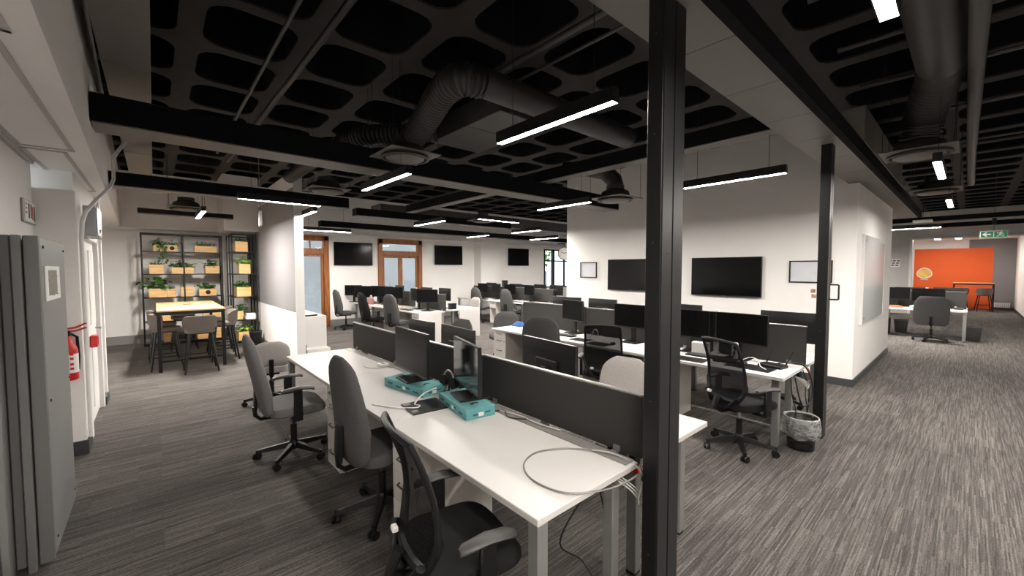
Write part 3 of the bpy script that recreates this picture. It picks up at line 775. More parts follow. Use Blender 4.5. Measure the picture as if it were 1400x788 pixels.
# ------------------------------------------------------------------ monitors and televisions
def monitor_maker(w, h, zb, m='satin', curved=False, base=True):
    def make(label):
        t = thing('monitor', label, 'monitor')
        n = 9 if curved else 2
        def fx(y): return (.10*(y/(w/2))**2*.35 if curved else 0)
        rings = []
        for i in range(n):
            y = -w/2+w*i/(n-1); x = fx(y)
            rings.append([Vector((x+.012, y, zb)), Vector((x+.012, y, zb+h)), Vector((x-.012, y, zb+h)), Vector((x-.016, y, zb+h*.8)), Vector((x-.016, y, zb+h*.15)), Vector((x-.012, y, zb))])
        k = MB(); k.loft(rings); k.build('housing', 'bezel', t)
        k = MB(); g = .008
        k.grid([[Vector((fx(-w/2+g+(w-2*g)*i/(n-1))+.0135, -w/2+g+(w-2*g)*i/(n-1), zz)) for i in range(n)] for zz in (zb+.018, zb+h-g)]); k.build('screen', m, t)
        k = MB(); k.box((-.034, -w*.2, zb+h*.18), (-.012, w*.2, zb+h*.6), .01, 2); k.build('back_cover', 'bezel', t)
        k = MB(); k.box((-.062, -.035, .01), (-.032, .035, zb+h*.45), .006); k.build('stand_neck', 'plastic', t)
        k = MB(); k.box((-.14, -.12, 0), (.09, .12, .014), .006, 2); k.build('stand_base', 'plastic', t)
        return t
    return make
MN = Kind(monitor_maker(.64, .36, .06))           # lower panel, near bench
MN2 = Kind(monitor_maker(.54, .335, .07, 'shiny'))
MB_ = Kind(monitor_maker(.54, .32, .20))            # usual desk monitor
MC = Kind(monitor_maker(.60, .34, .17, 'satin', True))
D = .732
def tealbox(label, loc, rz, L):
    t = thing('paper_ream_box', label, 'box', loc, rz)
    k = MB(); k.box((-.11, -L/2, 0), (.11, L/2, .07), .003); k.build('carton', 'teal', t)
    k = MB()
    for i in range(4): k.box((-.1115, -L/2+.06+i*L*.22, .02+.012*(i % 2)), (-.1095, -L/2+.06+i*L*.22+L*.13, .034+.012*(i % 2)))
    k.box((-.06, -L/2-.0012, .022), (-.01, -L/2+.001, .034)); k.box((.03, -L/2-.0012, .03), (.07, -L/2+.001, .04))
    k.build('printed_lettering', 'teald', t)
    k = MB(); k.box((-.02, -L/2-.0014, .015), (.02, -L/2+.001, .04)); k.box((-.1118, -.04, .02), (-.1095, .0, .045)); k.build('white_label', 'paper', t)
    k = MB(); k.tube([(-.03, -L/2+.09, .0705), (.0, -L/2+.115, .0712), (.03, -L/2+.1, .0705)], .012, 8, flat=.15); k.build('hand_hole', 'plastic', t, True)
    return t
tealbox('teal cardboard box under the black monitor facing the camera', (1.60, 3.05, D), R(8), .54)
tealbox('teal cardboard box under the turned monitor, nearer to the post', (1.65, 2.37, D), R(-9), .47)
MN((1.60, 3.09, D+.07), R(176), 'black monitor on a teal box showing its blank dark screen')
MN2((1.68, 2.40, D+.07), R(164), 'turned monitor on a teal box with a pale reflection on its screen')
MN((2.26, 3.38, D), R(-4), 'monitor turned away on the far side of the near bench, behind the teal boxes')
MN((2.30, 2.17, D+.02), R(-7), 'large monitor seen from behind above the nearest dark desk screen')
MN2((2.34, 4.25, D-.005), R(2), 'monitor whose top edge just shows over the back desk screen')
for x, y, rz, kd, s in (
  (4.86, 4.07, 165, MB_, 'angled monitor left of the middle of the second row'),
  (4.84, 3.02, 180, MB_, 'wide monitor left of the first black post in the second row'),
  (4.84, 2.20, 180, MC, 'monitor just right of the first black post'),
  (4.84, 1.68, 180, MC, 'monitor above the black mesh chair by the second post'),
  (5.4, 1.34, 0, MC, 'curved monitor seen from behind next to the second post'),
  (5.42, 3.92, 0, MB_, 'monitor seen from behind under the wall television behind the post'),
  (5.44, 4.72, 5, MC, 'monitor seen from behind below the small framed print'),
  (5.42, 2.6, 0, MB_, 'monitor on the far side hidden by the first post'),
  (4.72, 12.0, 222, MC, 'monitor of the third row closest to the back wall'),
  (4.6, 12.6, 225, MB_, 'small looking monitor in the back corner beside the high back chair'),
  (4.95, 11.55, 205, MB_, 'dark turned monitor left of the timber double door'),
  (4.98, 11.1, 200, MB_, 'dark monitor of the third row before the timber double door'),
  (4.95, 10.5, 212, MB_, 'dark monitor beside the grey high back chair of the third row'),
  (4.98, 9.25, 185, MB_, 'narrow looking turned monitor of the third row'),
  (4.92, 8.66, 218, MB_, 'monitor nearest the end panel of the third row'),
  (5.6, 9.95, 0, MC, 'monitor seen from behind before the timber double door'),
  (5.6, 8.95, 0, MB_, 'monitor seen from behind right of the timber double door'),
  (5.6, 11.5, 0, MB_, 'monitor seen from behind at the back of the third row'),
  (8.62, 11.3, 180, MB_, 'monitor of the fourth row left of the tall tower'),
  (8.62, 10.55, 172, MB_, 'black monitor of the fourth row behind a grey chair'),
  (8.62, 9.85, 180, MB_, 'monitor in the middle of the fourth row'),
  (8.62, 8.95, 170, MB_, 'turned monitor of the fourth row below the clock side'),
  (9.25, 11.6, 0, MB_, 'monitor seen from behind at the back of the fourth row'),
  (9.25, 10.3, 0, MC, 'monitor seen from behind in the middle of the fourth row'),
  (9.25, 9.1, 0, MB_, 'monitor seen from behind below the far window'),
  (9.3, 8.45, 0, MB_, 'monitor seen from behind beside the television wall corner'),
  (2.3, 10.0, 200, MB_, 'black monitor peeking out beside the white partition edge'),
  (2.35, 11.3, 180, MB_, 'monitor in front of the first timber door'),
  (14.79, .68, 180, MC, 'wide black monitor above the grey chair in the right wing'),
  (14.79, 1.28, 180, MB_, 'second black monitor beside it in the right wing'),
  (15.35, .35, 0, MB_, 'monitor seen from behind over the right wing screen'),
  (15.35, 1.05, 0, MC, 'wide monitor seen from behind in the right wing')):
    kd((x, y, D), R(rz), s)
def tv(label, loc, rz, w, h):
    t = thing('television', label, 'television', loc, rz)
    k = MB(); k.box((.03, -w/2, -h/2), (.065, w/2, h/2), .004); k.build('housing', 'bezel', t)
    k = MB(); k.box((.065, -w/2+.008, -h/2+.02), (.0665, w/2-.008, h/2-.008)); k.build('screen', 'gloss', t)
    k = MB(); k.box((-.0, -.2, -.15), (.032, .2, .15), .004); k.build('wall_mount', 'plastic', t)
    k = MB(); k.box((.064, -.02, -h/2+.004), (.067, .02, -h/2+.012)); k.build('badge', 'silver', t)
    return t
tv('wall television right of the first black post', (7.61, 2.87, 1.597), PI, 1.17, .69)
tv('wall television partly behind the first black post', (7.61, 4.74, 1.612), PI, 1.17, .67)
tv('television on the back wall between the two timber doors', (4.72, BY, 2.22), -PI/2, 1.20, .72)
tv('television on the back wall right of the timber double door', (8.23, BY, 2.26), -PI/2, 1.2, .71)
tv('television on the back wall left of the corner window', (11.75, BY, 2.26), -PI/2, 1.18, .73)
def frame_pic(label, loc, rz, w, h, name='picture_frame', inner='frost'):
    t = thing(name, label, 'picture', loc, rz)
    k = MB(); f = .018
    for a, c in (((-.0, -w/2, -h/2), (.022, -w/2+f, h/2)), ((0, w/2-f, -h/2), (.022, w/2, h/2)), ((0, -w/2+f, -h/2), (.022, w/2-f, -h/2+f)), ((0, -w/2+f, h/2-f), (.022, w/2-f, h/2))): k.box(a, c)
    k.build('frame', 'blackmetal', t)
    k = MB(); k.box((.002, -w/2+f, -h/2+f), (.010, w/2-f, h/2-f)); k.build('print', inner, t)
    return t
frame_pic('black framed pale print left of the wall televisions', (7.61, 5.9, 1.717), PI, .47, .36)
frame_pic('black framed pale print beside the second black post', (7.61, 1.635, 1.69), PI, .55, .345)
t = thing('wall_poster', 'white sheet with brown pictures below the framed print by the second post', 'poster', (7.609, 1.6, 1.315), PI)
k = MB(); k.box((0, -.18, -.2), (.004, .2, .2)); k.build('sheet', 'paper', t)
k = MB()
for y, z in ((-.02, .05), (.06, .06), (-.01, -.03), (.07, -.04), (.12, .01)): k.box((.004, y, z), (.006, y+.06, z+.06))
k.build('pictures', mat('brown pictures', (170, 140, 118), .8, var=.5, scale=20), t)
# whiteboard on the short wall
t = thing('whiteboard', 'glass whiteboard on the wall facing the walkway', 'whiteboard', (9.05, 1.09, 1.57))
k = MB(); k.box((-1.02, -.03, -.68), (1.12, -.012, .68), .003); k.build('board', 'whiteboard', t)
k = MB(); k.box((-1.04, -.034, -.69), (-1.02, 0, .69)); k.box((1.12, -.034, -.69), (1.14, 0, .69)); k.build('edge_strip', 'white', t)
k = MB()
for x in (-.9, 1.0):
    for z in (-.6, .6): k.cyl((x, -.038, z), (x, 0, z), .014, 10)
k.build('stand_off', 'chrome', t, True)
# clock
t = thing('wall_clock', 'round white clock with black rim at the television wall corner', 'clock', (7.72, 6.75, 2.13), R(-135))
k = MB(); k.bm.free(); k.bm = bmesh.new(); k.lathe([(.155, -.02), (.165, -.02), (.165, .03), (.15, .03)], n=36, cap=False); o = k.build('rim', 'blackmetal', t, True); o.rotation_euler = (0, R(90), 0)
k = MB(); k.lathe([(.001, .018), (.155, .018), (.155, -.018), (.001, -.018)], n=36, cap=False); o = k.build('face', 'clockf', t, True); o.rotation_euler = (0, R(90), 0)
for a, L in ((60, .08), (-65, .11)):
    k = MB(); k.box((.02, -.006, 0), (.024, .006, L)); o = k.build('hand', 'blackmetal', t); o.rotation_euler = (R(a), 0, 0)
k = MB(); k.tube([(0, 0, .165), (0, 0, .25)], .01, 8); k.box((-.02, -.18, .23), (.02, .02, .26)); k.build('bracket', 'blackmetal', t)

# ------------------------------------------------------------------ chairs (front towards +X)
def five_star(t, r=.31, chrome=False):
    k = MB(); k.lathe([(.045, .07), (.045, .13), (.03, .15)], n=16)
    for i in range(5):
        a = R(72*i+18); d = Vector((math.cos(a), math.sin(a), 0)); n = Vector((-d.y, d.x, 0)); rings = []
        for u, w_, z0, z1 in ((.03, .028, .085, .135), (.15, .024, .075, .115), (r-.015, .017, .062, .088), (r, .012, .062, .083)):
            c = d*u; rings.append([c+n*w_+Vector((0, 0, z0)), c-n*w_+Vector((0, 0, z0)), c-n*w_*.6+Vector((0, 0, z1)), c+n*w_*.6+Vector((0, 0, z1))])
        k.loft(rings)
    k.build('base', 'plastic', t, True)
    for i in range(5):
        a = R(72*i+18); c = Vector((math.cos(a)*r*.97, math.sin(a)*r*.97, .03)); b_ = a+R(40+61*i)
        n = Vector((math.cos(b_), math.sin(b_), 0))
        k = MB()
        for s in (-1, 1): k.tube([c+n*(s*.010), c+n*(s*.026)], .030, 14)
        k.tube([c+Vector((0, 0, .018)), c+Vector((0, 0, .06))], .012, 8)
        k.build('caster', 'plastic', t, True)
    k = MB(); k.cyl((0, 0, .12), (0, 0, .30), .028, 14); k.build('lift_cover', 'plastic', t, True)
    k = MB(); k.cyl((0, 0, .29), (0, 0, .42), .017, 12); k.build('gas_lift', 'chrome' if chrome else 'plastic2', t, True)
    k = MB(); k.box((-.15, -.09, .395), (.13, .09, .435), .012, 2); k.build('mechanism', 'plastic', t)
    k = MB(); k.tube([(.02, -.08, .415), (.02, -.2, .41), (.03, -.24, .40)], .006, 6); k.build('lever', 'plastic', t, True)
def seat_cushion(t, m, L=.47, W=.48, z=.43, h=.085, x=.02):
    rings = []
    for u, s, dz in ((0, .90, 0), (.15, .97, .012), (.5, 1., .045), (.8, .985, .072), (.95, .93, .083), (1., .80, .088)):
        r = sring(x, 0, z+dz*h/.085, L/2*s, W/2*s, 4.2, 36)
        for p in r:
            f = max(0, (p.x-x)/(L/2)-.45); p.z -= .10*f*f*(1 if u > .3 else .4)
            p.z += .012*abs(p.y/(W/2))**2*(1 if u > .7 else 0)
        rings.append(r)
    k = MB(); k.loft(rings); return k.build('seat', m, t, True)
def back_pad(t, m, z0, z1, wf, xf, th=.075, name='backrest', n=18, e=3.2):
    rings = []
    for i in range(n+1):
        u = i/n; v = .5-.5*math.cos(PI*u)
        z = z0+(z1-z0)*v
        ths = th*(1-abs(2*v-1)**6*.75)
        r = sring(0, 0, z, ths/2, wf(v)/2, e, 28)
        for p in r: p.x += xf(v)+.035*(abs(p.y)/.24)**2
        rings.append(r)
    k = MB(); k.loft(rings); return k.build(name, m, t, True)
def arms(t, z=.70, y=.27, pad='padgrey', xa=.0, L=.26, low=.40):
    for s in (-1, 1):
        k = MB()
        P = [(xa-.02, s*.16, low), (xa-.02, s*(y-.01), low+.01), (xa, s*y, low+.06), (xa+.01, s*y, z-.03)]
        k.tube(P[:2], .022, 8, flat=.5)
        k.box((xa-.035, s*y-.012, low), (xa+.035, s*y+.016, z-.02), .006)
        a = k.build('armrest', 'plastic', t, True)
        k = MB(); rings = []
        for u, w_ in ((-L/2, .016), (-L/2+.02, .031), (0, .038), (L/2-.03, .037), (L/2, .018)):
            rings.append([Vector((xa+u, s*y+w_*math.cos(q), z-.008+.016*math.sin(q)-.02*(abs(u)/(L/2))**3)) for q in [2*PI*j/12 for j in range(12)]])
        k.loft(rings); k.build('arm_pad', pad, a, True)
def high_chair(m, arm=True, lean=.08):
    def make(label):
        t = thing('office_chair', label, 'chair')
        five_star(t)
        seat_cushion(t, m)
        wf = lambda v: (.475*(1-.12*(1-v)**3) if v < .3 else .475-.19*((v-.3)/.7)**1.4)*(1-.55*max(0, (v-.86)/.14)**2)*(1-.35*max(0, (.08-v)/.08)**2)
        xf = lambda v: -.255-lean*v-.03*math.sin(2.6*v+1.2)*-1
        back_pad(t, m, .44, 1.16, wf, xf, .105)
        wb = lambda v: wf(v)*.94
        back_pad(t, 'plastic', .47, .72, lambda v: .12, lambda v: -.30+.01*v, .03, 'back_bar')
        k = MB(); k.tube([(-.08, 0, .41), (-.26, 0, .40), (-.30, 0, .44), (-.305, 0, .52)], .028, 10, flat=.6); k.build('back_support', 'plastic', t, True)
        if arm: arms(t, .70, .265, 'plastic2')
        return t
    return make
HG = Kind(high_chair('fgrey')); HD = Kind(high_chair('fdark', False, .015)); HB = Kind(high_chair('fblack')); HK = Kind(high_chair('fdark', False, .03))
def mid_chair(m, zt=1.05, arm=False, w=.54, z0=.50, tp=.5, e=3.6):
    def make(label):
        t = thing('office_chair', label, 'chair')
        five_star(t); seat_cushion(t, m)
        wf = lambda v: w*(.90+.10*math.sin(PI*min(1, v*1.2)))*(1-tp*max(0, (v-.72)/.28)**2.2)*(1-.2*max(0, (.1-v)/.1)**2)
        back_pad(t, m, z0, zt, wf, lambda v: -.235-.07*v, .055, 'backrest', 18, e)
        k = MB(); k.tube([(-.08, 0, .41), (-.24, 0, .40), (-.29, 0, .45), (-.30, 0, .62)], .026, 10, flat=.6); k.build('back_support', 'plastic', t, True)
        if arm: arms(t, .68, .275, 'plastic2')
        return t
    return make
MD = Kind(mid_chair('fdark', 1.07)); ML = Kind(mid_chair('flight', .92, False, .50, .50)); MLD = Kind(mid_chair('fdark', .90, False, .52, .48)); MR = Kind(mid_chair('fdark', 1.09, False, .62, .40, .3, 4.5))
LOW = Kind(mid_chair('flight', .84, False, .42, .52))
def mesh_chair(label):
    t = thing('mesh_office_chair', label, 'chair')
    five_star(t, .31, True); seat_cushion(t, 'fblack', .48, .49, .43, .075)
    def xb(z): return -.225-.13*(z-.5)-.05*math.sin((z-.5)/.58*PI*1.05)*-1
    def hw(z):
        v = (z-.52)/.54; return .225*(1-.10*v) if v > .25 else .16+.065*(v/.25)**.6
    # outline loop: bottom, up the right side, top, down the left
    zs = [.52+.54*i/12 for i in range(13)]
    loop = [Vector((xb(z)+.05*(hw(z)/.24)**2, -hw(z), z)) for z in zs]
    ztop = 1.06
    for j in range(1, 6):
        y = -hw(ztop)+2*hw(ztop)*j/6; loop.append(Vector((xb(ztop)+.05*(y/.24)**2, y, ztop+.018*(1-(y/.2)**2))))
    loop += [Vector((xb(z)+.05*(hw(z)/.24)**2, hw(z), z)) for z in zs[::-1]]
    for j in range(1, 4):
        y = hw(.52)*(1-2*j/4); loop.append(Vector((xb(.52)+.05*(y/.24)**2, y, .515)))
    rr = [(.026 if p.z < .56 else .020 if p.z < .68 else .014) for p in loop]
    k = MB(); k.tube(loop, rr, 8, closed=True); k.build('back_frame', 'plastic', t, True)
    P = []
    for i in range(17):
        z = .525+(1.065-.525)*i/16; row = []
        for j in range(11):
            y = hw(min(z, 1.06))*(-1+2*j/10)*.985; row.append(Vector((xb(z)+.05*(y/.24)**2, y, z+(.014*(1-(y/.2)**2) if i == 16 else 0))))
        P.append(row)
    k = MB(); k.grid(P); k.build('mesh_back', 'net', t, True)
    k = MB(); k.tube([(-.06, 0, .415), (-.22, 0, .40), (-.30, 0, .45), (-.262, 0, .54)], .034, 10, flat=.7)
    for s in (-1, 1): k.tube([(-.22, s*.03, .43), (-.25, s*.12, .47), (-.225, s*.19, .56)], .022, 8, flat=.7)
    k.build('back_support', 'plastic', t, True)
    k = MB(); k.box((-.262, .1, .545), (-.235, .14, .57), .004); k.build('tag', 'white', t)
    arms(t, .665, .285, 'padgrey', .02, .25)
    return t
MSH = Kind(mesh_chair)
HG((.93, 4.12, 0), R(-4), 'grey high back fabric chair with armrests at the empty end of the near desk')
HD((1.17, 2.72, 0), R(2), 'grey high back fabric chair pushed under the near desk by the teal boxes')
MSH((1.00, 1.52, 0), R(-11), 'black mesh chair with grey arm pads at the front edge of the photo')
LOW((1.10, 5.95, 0), R(80), 'pale linen low back chair behind the end of the near bench')
ML((2.93, 2.02, 0), R(185), 'pale linen chair behind the nearest dark desk screen')
MD((2.76, 4.42, 0), R(180), 'grey chair hidden behind a turned away monitor of the near bench')
MSH((4.17, 1.42, 0), R(-25), 'black mesh chair between the second post and the first post')
MSH((4.13, 2.95, 0), R(30), 'black mesh chair at the middle of the second row')
MD((4.2, 4.08, 0), R(38), 'grey chair with a rounded back between two pedestals of the second row')
MLD((4.95, 5.85, 0), R(215), 'grey chair by the blue cloth at the back end of the second row')
MSH((5.95, 1.62, 0), R(170), 'black mesh chair on the far side of the second row by the bin')
MD((6.0, 3.3, 0), R(185), 'grey chair on the far side of the second row')
HK((4.33, 9.02, 0), R(24), 'grey high back chair at the third row before the timber double door')
HK((4.15, 12.0, 0), R(6), 'grey high back chair in the back corner below the first television')
HB((4.2, 10.15, 0), R(6), 'black high back chair at the third row')
ML((6.75, 9.55, 0), R(180), 'pale linen chair at the far side of the third row')
HK((8.02, 10.62, 0), R(14), 'dark grey high back chair at the fourth row left of a pedestal')
HK((8.0, 9.1, 0), R(14), 'dark grey high back chair at the fourth row right of a pedestal')
HB((10.1, 11.2, 0), R(180), 'black chair whose top shows behind the fourth row')
MR((13.92, .57, 0), R(0), 'wide backed grey chair at the white desk in the right wing')

# ------------------------------------------------------------------ bar table, stools, plants
def bar_table(label, loc, w, L, h, name='bar_table'):
    t = thing(name, label, 'table', loc)
    k = MB(); k.box((-w/2, -L/2, h-.03), (w/2, L/2, h), .003); k.build('tabletop', 'oak', t)
    k = MB(); k.box((-w/2, -L/2, h-.085), (w/2, -L/2+.03, h-.03)); k.box((-w/2, L/2-.03, h-.085), (w/2, L/2, h-.03)); k.box((-w/2, -L/2+.03, h-.085), (-w/2+.03, L/2-.03, h-.03)); k.box((w/2-.03, -L/2+.03, h-.085), (w/2, L/2-.03, h-.03)); k.build('frame', 'blackmetal', t)
    for sx in (-1, 1):
        for sy in (-1, 1):
            k = MB(); x, y = sx*(w/2-.025), sy*(L/2-.025); k.box((x-.025, y-.025, 0), (x+.025, y+.025, h-.085), .003); k.build('leg', 'blackmetal', t)
    for sy in (-1, 1):
        k = MB(); k.box((-w/2+.05, sy*(L/2-.025)-.015, .17), (w/2-.05, sy*(L/2-.025)+.015, .20)); k.build('foot_rail', 'blackmetal', t)
    return t
t = bar_table('tall pale oak bar table with black legs in front of the plant shelves', (.475, 10.0, 0), .93, 2.2, 1.05)
k = MB(); k.box((-.07, .1, 1.05), (.07, .2, 1.058), .004); k.build('power_outlet', 'plastic2', t)
def stool(label):
    t = thing('bar_stool', label, 'bar stool')
    rings = []
    for s, z in ((.80, .655), (.97, .67), (1., .70), (.95, .725), (.8, .732)): rings.append(sring(.0, 0, z, .2*s, .21*s, 3.4, 28))
    k = MB(); k.loft(rings); k.build('seat', 'fstool', t, True)
    # low wrap-around back
    out = []
    for i in range(15):
        u = -1+2*i/14; a = PI+u*R(78); c, q = math.cos(a), math.sin(a)
        top = .965-.05*abs(u)**4-.10*max(0, abs(u)-.72)**1.2; bot = .735-.04*(1-abs(u))+.05*max(0, abs(u)-.8)
        e = []
        for rad, z in ((.215, bot), (.228, bot+.01), (.238, top-.01), (.23, top), (.212, top), (.202, top-.012), (.198, bot+.012)):
            e.append(Vector((rad*c*.98, rad*q*1.04, z)))
        out.append(e)
    k = MB(); k.loft(out); k.build('backrest', 'fstool', t, True)
    for sx in (-1, 1):
        for sy in (-1, 1):
            k = MB(); k.tube([(sx*.13, sy*.14, .665), (sx*.215, sy*.225, 0)], [.017, .015], 8); k.build('leg', 'blackmetal', t, True)
    k = MB(); q = .135; e = lambda z: .13+(.665-z)/.665*.085
    zf = .27; f = e(zf)
    k.tube([(f, -f-.01, zf), (f, f+.01, zf)], .009, 6); k.tube([(-f, -f-.01, zf), (-f, f+.01, zf)], .009, 6)
    k.tube([(-f, f+.01, zf-.04), (f, f+.01, zf-.04)], .009, 6); k.tube([(-f, -f-.01, zf-.04), (f, -f-.01, zf-.04)], .009, 6); k.build('footrest', 'blackmetal', t, True)
    k = MB(); k.box((-.14, -.15, .645), (.14, .15, .662), .004); k.build('seat_frame', 'blackmetal', t)
    return t
ST = Kind(stool)
ST((.56, 8.68, 0), R(90), 'taupe bar stool with its back to us at the near end of the bar table')
ST((.13, 9.3, 0), R(0), 'taupe bar stool at the near left side of the bar table')
ST((.1, 10.2, 0), R(2), 'taupe bar stool at the far left side of the bar table')
ST((.98, 9.55, 0), R(180), 'taupe bar stool at the near right side of the bar table')
ST((1.0, 10.4, 0), R(178), 'taupe bar stool at the far right side of the bar table')
ST((.45, 11.35, 0), R(-90), 'taupe bar stool at the far end of the bar table by the shelves')
# shelving
SZ = (.06, .55, 1.10, 1.635, 2.15)
def shelf_unit(label, x0, x1, y0, y1, xm=(), ym=(), h=2.56):
    t = thing('shelving_unit', label, 'shelf unit', (0, 0, 0))
    q = .014
    k = MB()
    for x in (x0, x1)+tuple(xm):
        for y in (y0, y1)+tuple(ym): k.box((x-q, y-q, 0), (x+q, y+q, h))
    for z in (h,):
        for y in (y0, y1): k.box((x0, y-q, z-.028), (x1, y+q, z))
        for x in (x0, x1): k.box((x-q, y0, z-.028), (x+q, y1, z))
    k.build('frame', 'blackmetal', t)
    for z in SZ:
        k = MB(); k.box((x0-.005, y0-.005, z-.02), (x1+.005, y1+.005, z)); k.build('shelf', 'blackmetal', t)
    k = MB(); k.box((x0, y0, .0), (x1, y1, .04)); k.build('plinth', 'blackmetal', t)
    return t
shelf_unit('long black metal shelf unit with planters along the back wall', -.2, 1.26, 12.2, 12.56, (.53,))
shelf_unit('narrow black metal shelf unit with planters against the partition', 1.36, 1.84, 11.3, 12.14, (), (11.72,))
def leaf(k, o, d, L, W, droop=.3):
    d = d.normalized(); up = Vector((0, 0, 1)); s = d.cross(up)
    if s.length < .05: s = Vector((1, 0, 0))
    s.normalize(); n = s.cross(d)
    pts = []
    for u, w_ in ((0, .12), (.3, .9), (.6, 1.), (.85, .55), (1, .05)):
        c = o+d*(L*u)-up*(droop*L*u*u); pts.append((c-s*(W/2*w_)+n*.1*W*w_, c, c+s*(W/2*w_)+n*.1*W*w_))
    V = [[k.bm.verts.new(p) for p in r] for r in pts]
    for i in range(len(V)-1):
        for j in range(2): k.bm.faces.new((V[i][j], V[i][j+1], V[i+1][j+1], V[i+1][j]))
def planter(label, x0, x1, z, y0=12.22, dep=.26, h=.17, style='bush', big=1., m='leafd', hole=False, seed=0):
    rnd = random.Random(seed*17+3)
    t = thing('planter', label, 'planter', ((x0+x1)/2, y0+dep/2, z+.002))
    w = x1-x0; q = .012
    k = MB(); k.box((-w/2, -dep/2, 0), (w/2, -dep/2+q, h)); k.box((-w/2, dep/2-q, 0), (w/2, dep/2, h)); k.box((-w/2, -dep/2+q, 0), (-w/2+q, dep/2-q, h)); k.box((w/2-q, -dep/2+q, 0), (w/2, dep/2-q, h)); k.box((-w/2+q, -dep/2+q, 0), (w/2-q, dep/2-q, q)); k.build('box', 'ply', t)
    k = MB(); k.box((-w/2+q, -dep/2+q, q), (w/2-q, dep/2-q, h*.86)); k.build('soil', 'soil', t)
    if hole:
        k = MB(); k.tube([(0, -dep/2-.003, h*.5), (0, -dep/2+.001, h*.5)], h*.3, 16); k.build('round_hole', 'soil', t)
    if style != 'bare':
        k = MB(); n = int((52 if style == 'bush' else 56)*max(.6, w/.3))
        for i in range(n):
            x = rnd.uniform(-w/2+.02, w/2-.02); y = rnd.uniform(-dep/2+.03, dep/2-.04)
            a = rnd.uniform(0, 2*PI); e = rnd.uniform(.6, 1.45)
            st = Vector((math.cos(a)*math.cos(e), math.sin(a)*math.cos(e), math.sin(e)))
            o = Vector((x, y, h*.86)); L = rnd.uniform(.03, .15)*big
            p = o+st*L
            k.tube([o, o+st*(L*.5)+Vector((0, 0, .02)), p], .003, 4)
            leaf(k, p, Vector((st.x, st.y, st.z*.3+.05)), rnd.uniform(.06, .10)*big, rnd.uniform(.05, .085)*big, rnd.uniform(.3, .9))
        if style == 'hang':
            for i in range(26):
                x = rnd.uniform(-w*.1, w*.5+.08); z_ = rnd.uniform(-.32, .1)
                leaf(k, Vector((x, -dep/2-.03-rnd.uniform(0, .03), z_+h*.6)), Vector((rnd.uniform(-1, 1), -.5, -.3)), .06, .045, .6)
            for i in range(4):
                x = rnd.uniform(0, w*.5+.05); k.tube([(x, -dep/2+.03, h), (x, -dep/2-.03, h+.02), (x+.02, -dep/2-.04, -.25)], .003, 4)
        k.build('foliage', m, t)
    return t
S0, S1, S2, S3, S4 = SZ
planter('plywood planter with a trailing plant on the top shelf', .0, .16, S4, h=.15, style='hang', seed=1, big=1.1)
planter('plywood planter with a round hole beside the trailing plant', .24, .42, S4, h=.15, style='bush', hole=True, seed=2, big=.9)
planter('long low plywood planter on the top shelf at the right', .74, 1.17, S4, h=.15, style='bush', seed=3, big=.7)
planter('square plywood planter with a small plant on the second shelf', -.08, .17, S3, h=.21, style='bush', seed=4, big=.6)
planter('plywood planter with a tall plant left of the shelf upright', .31, .52, S3, h=.15, style='bush', seed=5, big=1.2)
planter('plywood planter with a pale plant right of the shelf upright', .55, .71, S3, h=.15, style='bush', m='leafl', seed=6, big=.9)
planter('plywood planter with a leafy plant at the right of the second shelf', .93, 1.2, S3, h=.18, style='bush', seed=7, big=1.15)
planter('plywood planter with a big broad leaved plant on the middle shelf', -.1, .2, S2, h=.2, style='bush', seed=8, big=1.7)
planter('plywood planter right beside the big broad leaved plant', .21, .37, S2, h=.19, style='bush', seed=9, big=.7)
planter('empty plywood planter in the centre of the middle shelf', .46, .7, S2, h=.22, style='bare', seed=10)
planter('plywood planter with spreading plants and round hole on the middle shelf', .8, 1.14, S2, h=.17, style='bush', hole=True, seed=11, big=1.1)
planter('plywood planter behind the bar table on the fourth shelf', .1, .36, S1, h=.2, style='bare', seed=12)
planter('plywood planter left of a dark gap on the fourth shelf', .86, 1.0, S1, h=.2, style='bare', seed=13)
planter('plywood planter at the right end of the fourth shelf', 1.04, 1.2, S1, h=.2, style='bare', seed=14)
planter('plywood planter with a bag in it on the bottom shelf', .12, .36, S0, h=.24, style='bare', seed=15)
planter('wide plywood planter on the bottom shelf under the bar table', .74, .98, S0, h=.24, style='bush', seed=16, big=.6)
planter('plywood planter at the right end of the bottom shelf', 1.02, 1.2, S0, h=.24, style='bare', seed=17)
planter('square plywood planter with a fern on the top of the narrow shelf unit', 1.43, 1.68, S4, 11.33, .34, .24, seed=18, big=.9)
planter('square plywood planter with a pale plant on the second narrow shelf', 1.5, 1.72, S3, 11.33, .34, .23, seed=19, big=1.2, m='leafl')
planter('deep plywood planter with ferns on the middle narrow shelf', 1.44, 1.72, S2, 11.33, .5, .22, seed=20, big=1.1)
planter('small plywood planter beside the white box on the narrow shelf', 1.42, 1.57, S1, 11.45, .25, .2, seed=21, big=1.2)
planter('plywood planter with a light plant on the lowest narrow shelf', 1.45, 1.7, S0, 11.33, .4, .2, seed=22, big=1.1, m='leafl')
t = thing('storage_box', 'white box lying on the narrow shelf unit', 'box', (1.7, 11.42, S1))
k = MB(); k.box((-.1, -.1, 0), (.1, .1, .07), .004); k.build('body', 'white', t)
k = MB(); k.box((-.08, -.08, .07), (.1, .09, .14), .004); k.build('lid', 'paper', t)
for x, y, s in ((1.72, 10.9, 'black waste bin against the partition beside the narrow shelves'),):
    t = thing('waste_bin', s, 'bin', (x, y, 0))
    k = MB(); k.lathe([(.10, 0), (.13, .3), (.122, .3), (.094, .01)], n=4 if False else 20); k.build('body', 'plastic', t, True)
    k = MB(); k.lathe([(.128, .295), (.136, .30), (.136, .315), (.12, .315)], n=20, cap=False); k.build('rim', 'plastic2', t, True)

